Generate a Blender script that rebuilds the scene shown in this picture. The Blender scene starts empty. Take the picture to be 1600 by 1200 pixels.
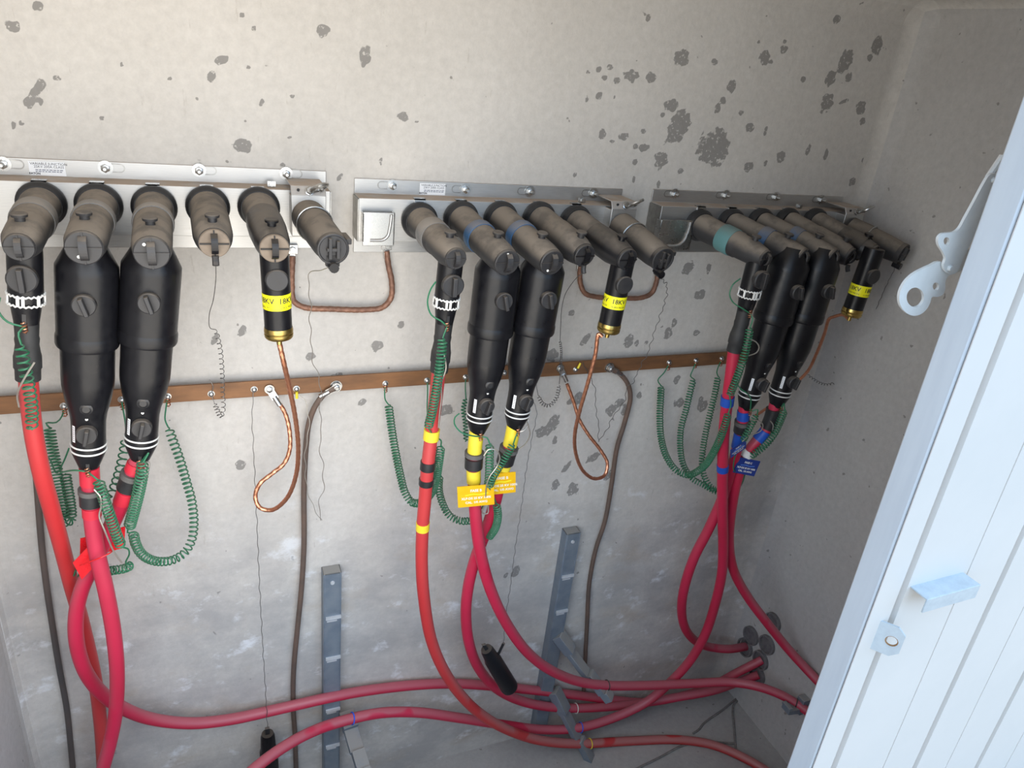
import bpy, bmesh, math, random
from mathutils import Vector as V, Matrix, noise as mnoise
random.seed(7)
SC = bpy.context.scene
COL = SC.collection
# ------------------------------------------------------------------ camera model (1600x1200 photo)
F = 1140.0
H = V((2760, -200, F)); N = V((-290, 2500, F))
Hn = H.normalized(); Nn = (N - N.dot(Hn) * Hn).normalized(); Dn = Hn.cross(Nn)
DW = 1.6; CZ = 2.19
CAM = V((0, -DW, CZ))
XR, XL, ZC = 1.80, -0.48, 2.42          # right wall, left wall, ceiling

def ray(u, v):
    r = V((u - 800, v - 600, F))
    return V((r.dot(Hn), r.dot(Dn), -r.dot(Nn)))
def at(u, v, off=0.0):                   # measured point, off metres in front of the back wall
    d = ray(u, v); return CAM + d * ((DW - off) / d.y)
def atX(u, v, X):
    d = ray(u, v); return CAM + d * (X / d.x)
def atZ(u, v, Z):
    d = ray(u, v); return CAM + d * ((Z - CZ) / d.z)
def pts(lst, o0=0.0, o1=None):           # pixels (u,v) or (u,v,off); missing offs interpolate from o0 to o1
    if o1 is None: o1 = o0
    n = max(1, len(lst) - 1); out = []
    for i, p in enumerate(lst):
        o = p[2] if len(p) > 2 else o0 + (o1 - o0) * i / n
        out.append(at(p[0], p[1], o))
    return out

# ------------------------------------------------------------------ materials
def newmat(name):
    m = bpy.data.materials.new(name); m.use_nodes = True
    nt = m.node_tree
    return m, nt, nt.nodes['Principled BSDF']
def ramp(nt, src, a, b, ca, cb):
    r = nt.nodes.new('ShaderNodeValToRGB')
    r.color_ramp.elements[0].position = a; r.color_ramp.elements[1].position = b
    r.color_ramp.elements[0].color = (*ca, 1) if not isinstance(ca, float) else (ca, ca, ca, 1)
    r.color_ramp.elements[1].color = (*cb, 1) if not isinstance(cb, float) else (cb, cb, cb, 1)
    nt.links.new(src, r.inputs[0]); return r.outputs[0]
def mix(nt, fac, a, b, mode='MIX'):
    n = nt.nodes.new('ShaderNodeMix'); n.data_type = 'RGBA'; n.blend_type = mode
    for sock, val in ((n.inputs[0], fac), (n.inputs[6], a), (n.inputs[7], b)):
        if hasattr(val, 'is_output'): nt.links.new(val, sock)
        elif isinstance(val, (int, float)): sock.default_value = val
        else: sock.default_value = (*val, 1)
    return n.outputs[2]
def math_(nt, op, a, b=None, clamp=False):
    n = nt.nodes.new('ShaderNodeMath'); n.operation = op; n.use_clamp = clamp
    for i, val in enumerate((a, b)):
        if val is None: continue
        if hasattr(val, 'is_output'): nt.links.new(val, n.inputs[i])
        else: n.inputs[i].default_value = val
    return n.outputs[0]
def noise_(nt, vec, scale, detail=4, rough=0.6):
    n = nt.nodes.new('ShaderNodeTexNoise'); n.inputs['Scale'].default_value = scale
    n.inputs['Detail'].default_value = detail; n.inputs['Roughness'].default_value = rough
    if vec is not None: nt.links.new(vec, n.inputs['Vector'])
    return n.outputs['Fac']
def position(nt):
    return nt.nodes.new('ShaderNodeNewGeometry').outputs['Position']
def stretch(nt, vec, s):
    n = nt.nodes.new('ShaderNodeVectorMath'); n.operation = 'MULTIPLY'
    nt.links.new(vec, n.inputs[0]); n.inputs[1].default_value = s; return n.outputs[0]
def bump(nt, b, h, strength, dist=0.002):
    n = nt.nodes.new('ShaderNodeBump'); n.inputs['Strength'].default_value = strength
    n.inputs['Distance'].default_value = dist
    nt.links.new(h, n.inputs['Height']); nt.links.new(n.outputs[0], b.inputs['Normal'])
def surf(name, c1, rough=0.5, metal=0.0, c2=None, nscale=60, dust=None, dust_amt=0.0, dust_lo=0.0, dust_hi=0.7,
         bmp=0.0, spec=0.5, aniso=None):
    """plain material: two-tone noise, optional settled dust on faces that look up"""
    m, nt, b = newmat(name)
    pos = position(nt)
    src = pos if aniso is None else stretch(nt, pos, aniso)
    nz = noise_(nt, src, nscale)
    col = ramp(nt, nz, 0.35, 0.65, c1, c2 if c2 else c1)
    b.inputs['Metallic'].default_value = metal
    b.inputs['Specular IOR Level'].default_value = spec
    rgh = ramp(nt, nz, 0.3, 0.7, max(0.02, rough - 0.07), min(1.0, rough + 0.07))
    if dust:
        geo = nt.nodes.new('ShaderNodeNewGeometry'); sp = nt.nodes.new('ShaderNodeSeparateXYZ')
        nt.links.new(geo.outputs['Normal'], sp.inputs[0])
        mr = nt.nodes.new('ShaderNodeMapRange'); mr.interpolation_type = 'SMOOTHSTEP'
        nt.links.new(sp.outputs[2], mr.inputs[0]); mr.inputs[1].default_value = dust_lo; mr.inputs[2].default_value = dust_hi
        n2 = ramp(nt, noise_(nt, pos, 22, 5), 0.36, 0.52, 0.55, 1.0)
        f = math_(nt, 'MULTIPLY', mr.outputs[0], math_(nt, 'MULTIPLY', n2, dust_amt), True)
        col = mix(nt, f, col, dust)
        rgh = mix(nt, f, rgh, (0.95, 0.95, 0.95))
        if metal > 0: nt.links.new(math_(nt, 'MULTIPLY', math_(nt, 'SUBTRACT', 1.0, f), metal), b.inputs['Metallic'])
    nt.links.new(col, b.inputs['Base Color']); nt.links.new(rgh, b.inputs['Roughness'])
    if bmp: bump(nt, b, nz, bmp)
    return m
TAN = (0.27, 0.225, 0.18)
M = {}
M['rubber'] = surf('dusty_black_rubber', (0.022, 0.022, 0.024), 0.62, c2=(0.03, 0.03, 0.032), dust=TAN, dust_amt=0.85, dust_lo=-0.15, dust_hi=0.75)
M['rubber_clean'] = surf('black_moulded_rubber', (0.012, 0.012, 0.014), 0.38, c2=(0.016, 0.016, 0.018), dust=TAN, dust_amt=0.5, dust_lo=0.1, dust_hi=0.95)
M['black_gloss'] = surf('black_gloss_rubber', (0.006, 0.006, 0.008), 0.34, c2=(0.008, 0.008, 0.010), dust=TAN, dust_amt=0.25, dust_lo=0.3, dust_hi=1.0, spec=0.32)
M['cap'] = surf('black_cap_plastic', (0.02, 0.02, 0.023), 0.5, c2=(0.032, 0.03, 0.03), dust=TAN, dust_amt=0.5, dust_lo=0.2, dust_hi=0.9)
M['cap_dusty'] = surf('dust_coated_cap', (0.16, 0.125, 0.095), 0.8, c2=(0.21, 0.165, 0.125))
M['sleeve'] = surf('shrink_sleeve', (0.02, 0.02, 0.021), 0.6, c2=(0.03, 0.03, 0.03), nscale=40, dust=TAN, dust_amt=0.3)
M['band_grey'] = surf('grey_band', (0.20, 0.195, 0.19), 0.6, c2=(0.16, 0.16, 0.16), dust=(0.33, 0.29, 0.25), dust_amt=0.8)
M['band_blue'] = surf('blue_band', (0.045, 0.12, 0.26), 0.5, c2=(0.05, 0.14, 0.28), dust=TAN, dust_amt=0.65, dust_lo=0.1, dust_hi=0.9)
M['band_teal'] = surf('teal_band', (0.09, 0.22, 0.22), 0.55, c2=(0.10, 0.23, 0.24), dust=TAN, dust_amt=0.35, dust_lo=0.3, dust_hi=1.0)
M['steel'] = surf('brushed_stainless', (0.46, 0.455, 0.445), 0.42, 0.82, (0.53, 0.52, 0.50), nscale=14, aniso=(3, 3, 60), dust=(0.42, 0.33, 0.26), dust_amt=0.9, dust_lo=0.2, dust_hi=0.9)
M['steel_bright'] = surf('bright_zinc', (0.58, 0.58, 0.57), 0.3, 1.0, (0.48, 0.48, 0.47), nscale=90)
M['collar'] = surf('clean_rubber_collar', (0.016, 0.016, 0.018), 0.5, c2=(0.02, 0.02, 0.022))
M['steel_dark'] = surf('dull_zinc', (0.42, 0.41, 0.39), 0.45, 1.0, (0.32, 0.31, 0.29), nscale=60)
M['galv'] = surf('galvanised_steel', (0.20, 0.245, 0.30), 0.55, 0.45, (0.26, 0.30, 0.34), nscale=25, dust=(0.33, 0.31, 0.28), dust_amt=0.8, dust_lo=0.2, dust_hi=0.8)
M['galv_edge'] = surf('galvanised_edge', (0.68, 0.70, 0.72), 0.4, 0.3, (0.6, 0.62, 0.65), nscale=60)
M['brass'] = surf('brass', (0.55, 0.40, 0.13), 0.3, 1.0, (0.45, 0.32, 0.10), nscale=50)
M['copper'] = surf('stranded_copper', (0.72, 0.33, 0.20), 0.35, 0.9, (0.56, 0.24, 0.14), nscale=50)
M['copper_dull'] = surf('tarnished_copper', (0.30, 0.15, 0.095), 0.55, 0.4, (0.19, 0.10, 0.07), nscale=25)
M['bus'] = surf('oxidised_copper_bar', (0.26, 0.125, 0.055), 0.5, 0.35, (0.17, 0.085, 0.042), nscale=9, aniso=(1, 1, 4))
M['brown'] = surf('brown_conductor', (0.155, 0.10, 0.075), 0.65, 0.1, (0.11, 0.08, 0.065), nscale=18, dust=(0.3, 0.25, 0.2), dust_amt=0.3)
M['slate'] = surf('dark_conductor', (0.055, 0.055, 0.055), 0.6, 0.0, (0.115, 0.085, 0.072), nscale=3.5)
M['wire'] = surf('thin_steel_wire', (0.20, 0.19, 0.18), 0.45, 0.6, (0.13, 0.125, 0.12), nscale=60)
M['wire_light'] = surf('bare_tinned_wire', (0.50, 0.47, 0.42), 0.4, 0.7, (0.40, 0.37, 0.33), nscale=60)
M['green'] = surf('green_insulation', (0.016, 0.14, 0.064), 0.4, 0.0, (0.02, 0.17, 0.08), nscale=60, dust=(0.30, 0.32, 0.27), dust_amt=0.35, dust_lo=0.4, dust_hi=1.0)
M['yellow_tape'] = surf('yellow_tape', (0.80, 0.62, 0.03), 0.45, c2=(0.85, 0.68, 0.05), nscale=30, bmp=0.2)
M['black_tape'] = surf('black_tape', (0.015, 0.015, 0.017), 0.42, c2=(0.025, 0.025, 0.027), nscale=30, dust=TAN, dust_amt=0.25)
M['grey_ring'] = surf('grey_cuff', (0.13, 0.125, 0.12), 0.7, c2=(0.10, 0.095, 0.09))
M['blue_tape'] = surf('blue_tape', (0.01, 0.07, 0.42), 0.45, c2=(0.015, 0.09, 0.48), nscale=30)
M['red_tape'] = surf('red_tape', (0.58, 0.02, 0.045), 0.42, c2=(0.63, 0.027, 0.052), nscale=30)
M['white'] = surf('white_plastic', (0.80, 0.79, 0.76), 0.45, c2=(0.74, 0.73, 0.70))
M['label_white'] = surf('white_label', (0.83, 0.83, 0.84), 0.5)
M['ink'] = surf('black_print', (0.02, 0.02, 0.03), 0.6)
M['ink_grey'] = surf('grey_print', (0.12, 0.13, 0.18), 0.6)
M['label_yellow'] = surf('yellow_label', (0.92, 0.86, 0.01), 0.45)
M['tag_yellow'] = surf('amber_tag', (0.86, 0.47, 0.005), 0.45, c2=(0.88, 0.50, 0.01))
M['tag_red'] = surf('red_tag', (0.70, 0.012, 0.02), 0.3, c2=(0.74, 0.018, 0.025))
M['tag_blue'] = surf('blue_tag', (0.012, 0.035, 0.22), 0.4, c2=(0.015, 0.045, 0.26))
M['tag_ink'] = surf('white_print', (0.85, 0.83, 0.75), 0.5)
M['marker'] = surf('yellow_marker', (0.92, 0.82, 0.02), 0.5)
M['marker_blue'] = surf('light_blue_marker', (0.10, 0.22, 0.65), 0.5)
M['tie_blue'] = surf('blue_cable_tie', (0.01, 0.12, 0.75), 0.4)
M['tie_white'] = surf('white_cable_tie', (0.7, 0.68, 0.62), 0.4)
M['tie_yellow'] = surf('yellow_cable_tie', (0.8, 0.62, 0.05), 0.4)
M['enamel'] = surf('white_enamel', (0.70, 0.70, 0.68), 0.42, c2=(0.66, 0.66, 0.64))
M['door'] = surf('white_painted_sheet', (0.75, 0.695, 0.645), 0.45, c2=(0.72, 0.67, 0.62), nscale=5)
M['door_frame'] = surf('grey_painted_edge', (0.70, 0.73, 0.76), 0.4, c2=(0.65, 0.68, 0.715), nscale=8, aniso=(6, 6, 0.6))
M['tab'] = surf('pale_zinc_tab', (0.62, 0.68, 0.72), 0.4, 0.3, (0.55, 0.6, 0.64), nscale=60)
M['orange_rust'] = surf('rust', (0.45, 0.22, 0.08), 0.8, c2=(0.3, 0.15, 0.06))
M['duct'] = surf('grey_duct', (0.20, 0.19, 0.19), 0.8, c2=(0.15, 0.14, 0.145))
M['duct_in'] = surf('duct_dark_inside', (0.17, 0.155, 0.16), 0.9, c2=(0.12, 0.11, 0.115))  # shade inside the open duct, put into the colour of a disc
M['dusty_wire'] = surf('dusty_wire', (0.24, 0.225, 0.21), 0.9, c2=(0.16, 0.15, 0.145))

def red_cable(name, c1, c2, dustcol, amt):
    m, nt, b = newmat(name)
    pos = position(nt)
    col = ramp(nt, noise_(nt, pos, 7, 3), 0.35, 0.65, c1, c2)
    geo = nt.nodes.new('ShaderNodeNewGeometry'); sp = nt.nodes.new('ShaderNodeSeparateXYZ')
    nt.links.new(geo.outputs['Normal'], sp.inputs[0])
    mr = nt.nodes.new('ShaderNodeMapRange'); mr.interpolation_type = 'SMOOTHSTEP'
    nt.links.new(sp.outputs[2], mr.inputs[0]); mr.inputs[1].default_value = -0.25; mr.inputs[2].default_value = 0.75
    wiped = ramp(nt, noise_(nt, pos, 6.5, 2, 0.4), 0.34, 0.37, 0.12, 1.0)      # patches where the dust was rubbed off
    f = math_(nt, 'MULTIPLY', math_(nt, 'MULTIPLY', mr.outputs[0], wiped), amt, True)
    nt.links.new(mix(nt, f, col, dustcol), b.inputs['Base Color'])
    b.inputs['Roughness'].default_value = 0.45
    return m
M['red'] = red_cable('red_cable_jacket', (0.55, 0.016, 0.062), (0.49, 0.014, 0.05), (0.43, 0.16, 0.185), 0.62)
M['red_orange'] = red_cable('orange_red_cable_jacket', (0.50, 0.026, 0.030), (0.54, 0.032, 0.034), (0.42, 0.20, 0.19), 0.75)

# the wall's dark stains, measured one by one: u, v, half width, half height (px), tilt (deg)
STAINS = [(60,10,9,7,-30),(20,41,13,9,10),(88,122,7,3,0),(60,138,8,20,35),(46,160,10,8,0),(63,158,3,8,0),(21,196,4,6,0),(33,193,2,3,0),(379,24,4,3,0),
(397,44,4,5,0),(346,94,10,7,-15),(329,119,7,9,0),(503,49,11,10,0),(570,87,8,16,10),(388,105,3,3,0),(457,150,5,3,0),(409,160,2,6,20),(629,182,9,8,0),
(651,190,4,3,0),(379,227,15,11,0),(453,215,5,3,-30),(595,253,2,7,0),(441,258,4,3,0),(265,123,3,3,0),(190,101,3,3,0),(159,185,2,3,0),(1013,28,4,6,0),
(1065,90,13,12,0),(987,118,11,9,0),(1016,121,8,8,0),(964,126,5,5,0),(936,108,4,5,0),(953,105,4,5,0),(944,121,4,4,0),(919,113,3,3,0),(936,149,5,6,0),
(917,155,2,5,0),(1117,97,5,5,0),(1143,134,6,10,10),(1130,157,5,6,0),(1121,170,5,8,0),(1049,165,11,10,0),(1035,180,4,4,0),(1060,198,15,27,25),
(1115,230,24,28,0),(1033,250,10,14,10),(1171,200,7,6,0),(1196,205,3,7,0),(1157,176,4,4,0),(941,210,6,9,0),(975,213,8,6,0),(956,221,4,3,0),
(993,229,4,4,0),(1006,231,8,7,0),(1005,205,5,4,0),(993,253,4,5,0),(898,273,3,5,20),(990,281,2,5,0),(1029,288,3,6,0),(1063,267,5,4,0),
(1220,246,7,9,0),(1170,261,8,7,0),(1196,255,3,5,0),(1195,91,8,12,0),(1205,97,3,4,0),(1225,77,6,6,0),(1226,65,3,4,0),(1320,98,10,19,15),
(1298,122,7,12,25),(1326,122,5,8,0),(1255,125,4,5,0),(1292,160,9,14,0),(1371,72,8,14,-5),(1358,90,5,5,0),(1318,159,7,3,-20),(1345,168,8,10,0),
(1347,190,4,6,0),(1352,250,5,6,0),(1262,235,3,9,10),(1332,284,5,6,0),(1307,30,6,6,0),(1290,243,3,9,0),(1185,66,3,4,0),(960,152,2,3,0),
(505,307,4,3,0),(531,277,3,8,35),(335,531,5,10,25),(378,518,6,9,30),(485,557,8,7,0),(530,585,5,3,0),(566,629,8,4,-30),(376,726,7,8,0),(590,540,9,8,0),
(626,507,5,6,0),(697,641,12,9,10),(862,663,9,17,30),(845,675,9,8,0),(867,688,4,6,0),(955,640,8,8,0),(968,630,7,7,0),(976,640,5,9,0),(891,628,5,5,0),
(905,622,7,10,0),(927,715,10,6,-30),(885,730,4,10,35),(868,757,6,8,0),(895,765,8,10,0),(950,742,6,8,10),(1058,592,5,7,0),(1062,629,7,8,0),
(999,618,4,5,0),(915,530,5,12,30),(862,555,10,10,0),(983,533,7,10,10),(995,537,4,5,0),(1075,420,9,9,0),(1107,420,4,8,0),(1095,460,9,7,0),(1053,505,4,7,0),
(1044,520,6,8,0),(1088,520,4,5,0),(893,489,5,4,0),(1098,634,7,8,0),(1095,625,4,6,0),(1010,535,3,3,0),(880,905,12,6,-10),(806,893,6,9,20),(790,900,4,4,0),(1130,800,5,3,0),
(1258,888,5,4,0),(1298,560,6,10,0),(1165,660,5,7,0)]
def concrete(name, c1, c2, stains=None, blot=True):
    m, nt, b = newmat(name)
    pos = position(nt)
    big = noise_(nt, pos, 2.2, 6, 0.62)
    fine = noise_(nt, pos, 55, 6, 0.7)
    col = ramp(nt, big, 0.3, 0.7, c1, c2)
    col = mix(nt, 0.55, col, ramp(nt, fine, 0.3, 0.7, 0.72, 1.0), 'MULTIPLY')
    scratch = noise_(nt, stretch(nt, pos, (70, 70, 16)), 1.0, 5, 0.7)
    col = mix(nt, ramp(nt, scratch, 0.30, 0.38, 0.35, 0.0), col, (0.33, 0.29, 0.25))
    specks = noise_(nt, pos, 38, 2, 0.5)
    col = mix(nt, ramp(nt, specks, 0.255, 0.28, 0.75, 0.0), col, (0.20, 0.185, 0.17))
    if blot:
        sep = nt.nodes.new('ShaderNodeSeparateXYZ'); nt.links.new(pos, sep.inputs[0])
        low = nt.nodes.new('ShaderNodeMapRange'); low.interpolation_type = 'SMOOTHSTEP'
        nt.links.new(sep.outputs[2], low.inputs[0])
        low.inputs[1].default_value = 1.25; low.inputs[2].default_value = 0.85
        # lower half of the wall: greyer mottling, brown stains, salt bloom
        grey_mottle = noise_(nt, stretch(nt, pos, (3.0, 3.0, 4.5)), 1.0, 8, 0.68)
        f = math_(nt, 'MULTIPLY', low.outputs[0], ramp(nt, grey_mottle, 0.42, 0.62, 0.0, 0.7))
        col = mix(nt, f, col, (0.34, 0.325, 0.32))
        brown = noise_(nt, stretch(nt, pos, (4.5, 4.5, 7.5)), 1.0, 6, 0.6)
        f3 = math_(nt, 'MULTIPLY', low.outputs[0], ramp(nt, brown, 0.56, 0.72, 0.0, 0.5))
        col = mix(nt, f3, col, (0.42, 0.33, 0.24))
        salt = noise_(nt, stretch(nt, pos, (9, 9, 13)), 1.0, 7, 0.66)
        f2 = math_(nt, 'MULTIPLY', low.outputs[0], ramp(nt, salt, 0.565, 0.68, 0.0, 0.75))
        col = mix(nt, f2, col, (0.80, 0.81, 0.83))
    if stains:
        at_ = nt.nodes.new('ShaderNodeAttribute'); at_.attribute_name = 'stain'
        f = ramp(nt, at_.outputs['Fac'], 0.42, 0.58, 0.0, 0.78)
        holes = ramp(nt, noise_(nt, pos, 120, 3), 0.36, 0.42, 0.15, 1.0)
        col = mix(nt, math_(nt, 'MULTIPLY', f, holes), col, (0.185, 0.175, 0.165))
    nt.links.new(col, b.inputs['Base Color']); b.inputs['Roughness'].default_value = 0.92
    b.inputs['Specular IOR Level'].default_value = 0.25
    bump(nt, b, fine, 0.35, 0.003)
    return m
M['wall'] = concrete('concrete_wall', (0.575, 0.54, 0.495), (0.645, 0.61, 0.565), STAINS)
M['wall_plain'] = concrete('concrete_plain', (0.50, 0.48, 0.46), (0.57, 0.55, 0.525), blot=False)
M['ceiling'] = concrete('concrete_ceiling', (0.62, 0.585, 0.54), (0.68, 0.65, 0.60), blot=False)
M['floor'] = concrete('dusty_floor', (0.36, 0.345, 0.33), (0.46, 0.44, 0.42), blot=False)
M['earth'] = surf('sandy_ground', (0.52, 0.42, 0.31), 0.95, c2=(0.44, 0.35, 0.26), nscale=6)

# ------------------------------------------------------------------ mesh building
ORIGIN = {}
class MB:
    def __init__(s): s.v = []; s.f = []
    def add(s, verts, faces):
        o = len(s.v); s.v += [V(p) for p in verts]; s.f += [[i + o for i in f] for f in faces]; return s
    def lathe(s, o, ax, prof, seg=28, sx=1.0, ref=None):
        ax = V(ax).normalized()
        e1 = (V(ref) if ref else (V((0, 0, 1)) if abs(ax.z) < 0.8 else V((1, 0, 0))))
        e1 = (e1 - ax * e1.dot(ax)).normalized(); e2 = ax.cross(e1)
        vs = []; fs = []
        for (t, r) in prof:
            for k in range(seg):
                a = 2 * math.pi * k / seg
                vs.append(V(o) + ax * t + e1 * (r * math.cos(a)) + e2 * (r * math.sin(a) * sx))
        n = len(prof)
        for i in range(n - 1):
            for k in range(seg):
                k2 = (k + 1) % seg
                fs.append([i * seg + k, i * seg + k2, (i + 1) * seg + k2, (i + 1) * seg + k])
        fs.append(list(range(seg))[::-1]); fs.append([(n - 1) * seg + k for k in range(seg)])
        return s.add(vs, fs)
    def ring(s, o, ax, R, r, seg=24, sub=8, a0=0, a1=360, ref=None):
        ax = V(ax).normalized()
        e1 = V(ref) if ref else (V((0, 0, 1)) if abs(ax.z) < 0.8 else V((1, 0, 0)))
        e1 = (e1 - ax * e1.dot(ax)).normalized(); e2 = ax.cross(e1)
        full = a1 - a0 >= 360
        P = [V(o) + e1 * R * math.cos(math.radians(a0 + (a1 - a0) * k / seg)) + e2 * R * math.sin(math.radians(a0 + (a1 - a0) * k / seg)) for k in range(seg + 1)]
        return s.tube(P, r, sub, smooth=False, closed=full)
    def tube(s, P, r, sub=10, smooth=True, step=None, closed=False, flat=None):
        P = [V(p) for p in P]
        if smooth: P = spline(P, step or 0.02)
        if closed: P = P[:-1]
        n = len(P); vs = []; fs = []; up = None
        for i in range(n):
            if closed: t = P[(i + 1) % n] - P[i - 1]
            else: t = P[min(i + 1, n - 1)] - P[max(i - 1, 0)]
            t = t.normalized() if t.length > 1e-9 else V((0, 0, 1))
            if up is None:
                up = V((0, 1, 0)) if abs(t.y) < 0.9 else V((1, 0, 0))
            up = (up - t * up.dot(t)); up = up.normalized() if up.length > 1e-6 else t.orthogonal().normalized()
            b = t.cross(up)
            rr = r(i / max(1, n - 1)) if callable(r) else r
            for k in range(sub):
                a = 2 * math.pi * k / sub
                vs.append(P[i] + up * rr * math.cos(a) * (flat or 1.0) + b * rr * math.sin(a))
        m = n if closed else n - 1
        for i in range(m):
            j = (i + 1) % n
            for k in range(sub):
                k2 = (k + 1) % sub
                fs.append([i * sub + k, j * sub + k, j * sub + k2, i * sub + k2])
        if not closed:
            fs.append(list(range(sub))); fs.append([(n - 1) * sub + k for k in range(sub)][::-1])
        return s.add(vs, fs)
    def box(s, c, ex, ey, ez):
        c, ex, ey, ez = V(c), V(ex), V(ey), V(ez)
        vs = [c + ex * a + ey * b + ez * d for a in (-1, 1) for b in (-1, 1) for d in (-1, 1)]
        return s.add(vs, [[0, 1, 3, 2], [4, 6, 7, 5], [0, 4, 5, 1], [2, 3, 7, 6], [0, 2, 6, 4], [1, 5, 7, 3]])
    def bb(s, x0, x1, y0, y1, z0, z1):
        return s.box(((x0 + x1) / 2, (y0 + y1) / 2, (z0 + z1) / 2), ((x1 - x0) / 2, 0, 0), (0, (y1 - y0) / 2, 0), (0, 0, (z1 - z0) / 2))
    def prism(s, outline, ext):
        n = len(outline); ext = V(ext)
        vs = [V(p) for p in outline] + [V(p) + ext for p in outline]
        fs = [list(range(n))[::-1], [n + i for i in range(n)]] + [[i, (i + 1) % n, n + (i + 1) % n, n + i] for i in range(n)]
        return s.add(vs, fs)
    def curve2d(s, loops, thick, place):
        """filled outline with holes; place maps local (x, y, z) to the world"""
        cu = bpy.data.curves.new('tmp', 'CURVE'); cu.dimensions = '2D'; cu.fill_mode = 'BOTH'; cu.extrude = thick / 2
        for lp in loops:
            sp = cu.splines.new('POLY'); sp.points.add(len(lp) - 1); sp.use_cyclic_u = True
            for p, q in zip(sp.points, lp): p.co = (q[0], q[1], 0, 1)
        s._take(cu, place); return s
    def text(s, txt, size, place, thick=0.0, align='CENTER', bold=0.0):
        cu = bpy.data.curves.new('tmp', 'FONT'); cu.body = txt; cu.size = size; cu.align_x = align; cu.align_y = 'CENTER'
        cu.extrude = thick; cu.resolution_u = 2; cu.offset = bold
        s._take(cu, place); return s
    def _take(s, cu, place):
        ob = bpy.data.objects.new('tmp', cu); COL.objects.link(ob)
        dg = bpy.context.evaluated_depsgraph_get(); me = bpy.data.meshes.new_from_object(ob.evaluated_get(dg))
        s.add([place(*v.co) for v in me.vertices], [list(p.vertices) for p in me.polygons])
        bpy.data.objects.remove(ob); bpy.data.curves.remove(cu); bpy.data.meshes.remove(me)
    def build(s, name, mat, parent=None, bevel=0.0, sharp=38, fix=True, base=None):
        if parent is not None: org = ORIGIN[parent.name]
        elif base is not None: org = V(base)
        else: org = V((0, 0, 0))
        me = bpy.data.meshes.new(name)
        me.from_pydata([p - org for p in s.v], [], s.f)
        if fix:
            bm = bmesh.new(); bm.from_mesh(me); bmesh.ops.recalc_face_normals(bm, faces=bm.faces); bm.to_mesh(me); bm.free()
        me.polygons.foreach_set('use_smooth', [True] * len(me.polygons))
        me.set_sharp_from_angle(angle=math.radians(sharp))
        me.materials.append(M[mat] if isinstance(mat, str) else mat)
        o = bpy.data.objects.new(name, me); COL.objects.link(o)
        ORIGIN[o.name] = org
        if parent is not None: o.parent = parent
        else: o.location = org
        if bevel:
            b = o.modifiers.new('bevel', 'BEVEL'); b.width = bevel; b.segments = 2; b.limit_method = 'ANGLE'; b.angle_limit = math.radians(45)
        return o
def spline(P, step):
    Q = [P[0] + (P[0] - P[1])] + list(P) + [P[-1] + (P[-1] - P[-2])]
    out = []
    for i in range(1, len(Q) - 2):
        p0, p1, p2, p3 = Q[i - 1:i + 3]
        n = max(2, int((p2 - p1).length / step))
        d1 = max((p1 - p0).length, 1e-6) ** .5; d2 = max((p2 - p1).length, 1e-6) ** .5; d3 = max((p3 - p2).length, 1e-6) ** .5
        m1 = (p2 - p1) + d2 * ((p1 - p0) / d1 - (p2 - p0) / (d1 + d2))       # centripetal Catmull-Rom
        m2 = (p2 - p1) + d2 * ((p3 - p2) / d3 - (p3 - p1) / (d2 + d3))
        for k in range(n):
            t = k / n; t2 = t * t; t3 = t2 * t
            out.append(p1 * (2 * t3 - 3 * t2 + 1) + m1 * (t3 - 2 * t2 + t) + p2 * (-2 * t3 + 3 * t2) + m2 * (t3 - t2))
    out.append(P[-1]); return out
def helix(P, R, pitch, per=12):
    Q = spline([V(p) for p in P], 0.003)
    up = None; out = []; acc = 0.0
    L = sum((Q[i + 1] - Q[i]).length for i in range(len(Q) - 1)); n = max(2, int(L / pitch * per)); ds = L / n
    # resample by arc length
    cum = [0.0]
    for i in range(len(Q) - 1): cum.append(cum[-1] + (Q[i + 1] - Q[i]).length)
    j = 0
    for k in range(n + 1):
        d = k * ds
        while j < len(Q) - 2 and cum[j + 1] < d: j += 1
        seg = Q[j + 1] - Q[j]; f = (d - cum[j]) / max(seg.length, 1e-9)
        p = Q[j] + seg * min(1, f); t = seg.normalized()
        if up is None: up = V((0, 1, 0)) if abs(t.y) < 0.9 else V((1, 0, 0))
        up = (up - t * up.dot(t)).normalized(); b = t.cross(up)
        a = 2 * math.pi * k / per
        e = min(1.0, k / (per * 0.7), (n - k) / (per * 0.7))
        out.append(p + (up * math.cos(a) + b * math.sin(a)) * R * max(0.05, e))
    return out
def tag(o, label, cat, group=None, kind=None):
    o['label'] = label; o['category'] = cat
    if group: o['group'] = group
    if kind: o['kind'] = kind
    return o
def thing(name, label, cat, loc, group=None):
    o = bpy.data.objects.new(name, None); COL.objects.link(o); o.location = loc; o.empty_display_size = 0.05
    ORIGIN[o.name] = V(loc)
    return tag(o, label, cat, group)
def struct(o): o['kind'] = 'structure'; return o
UP, RIGHT, OUT = V((0, 0, 1)), V((1, 0, 0)), V((0, -1, 0))

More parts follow.
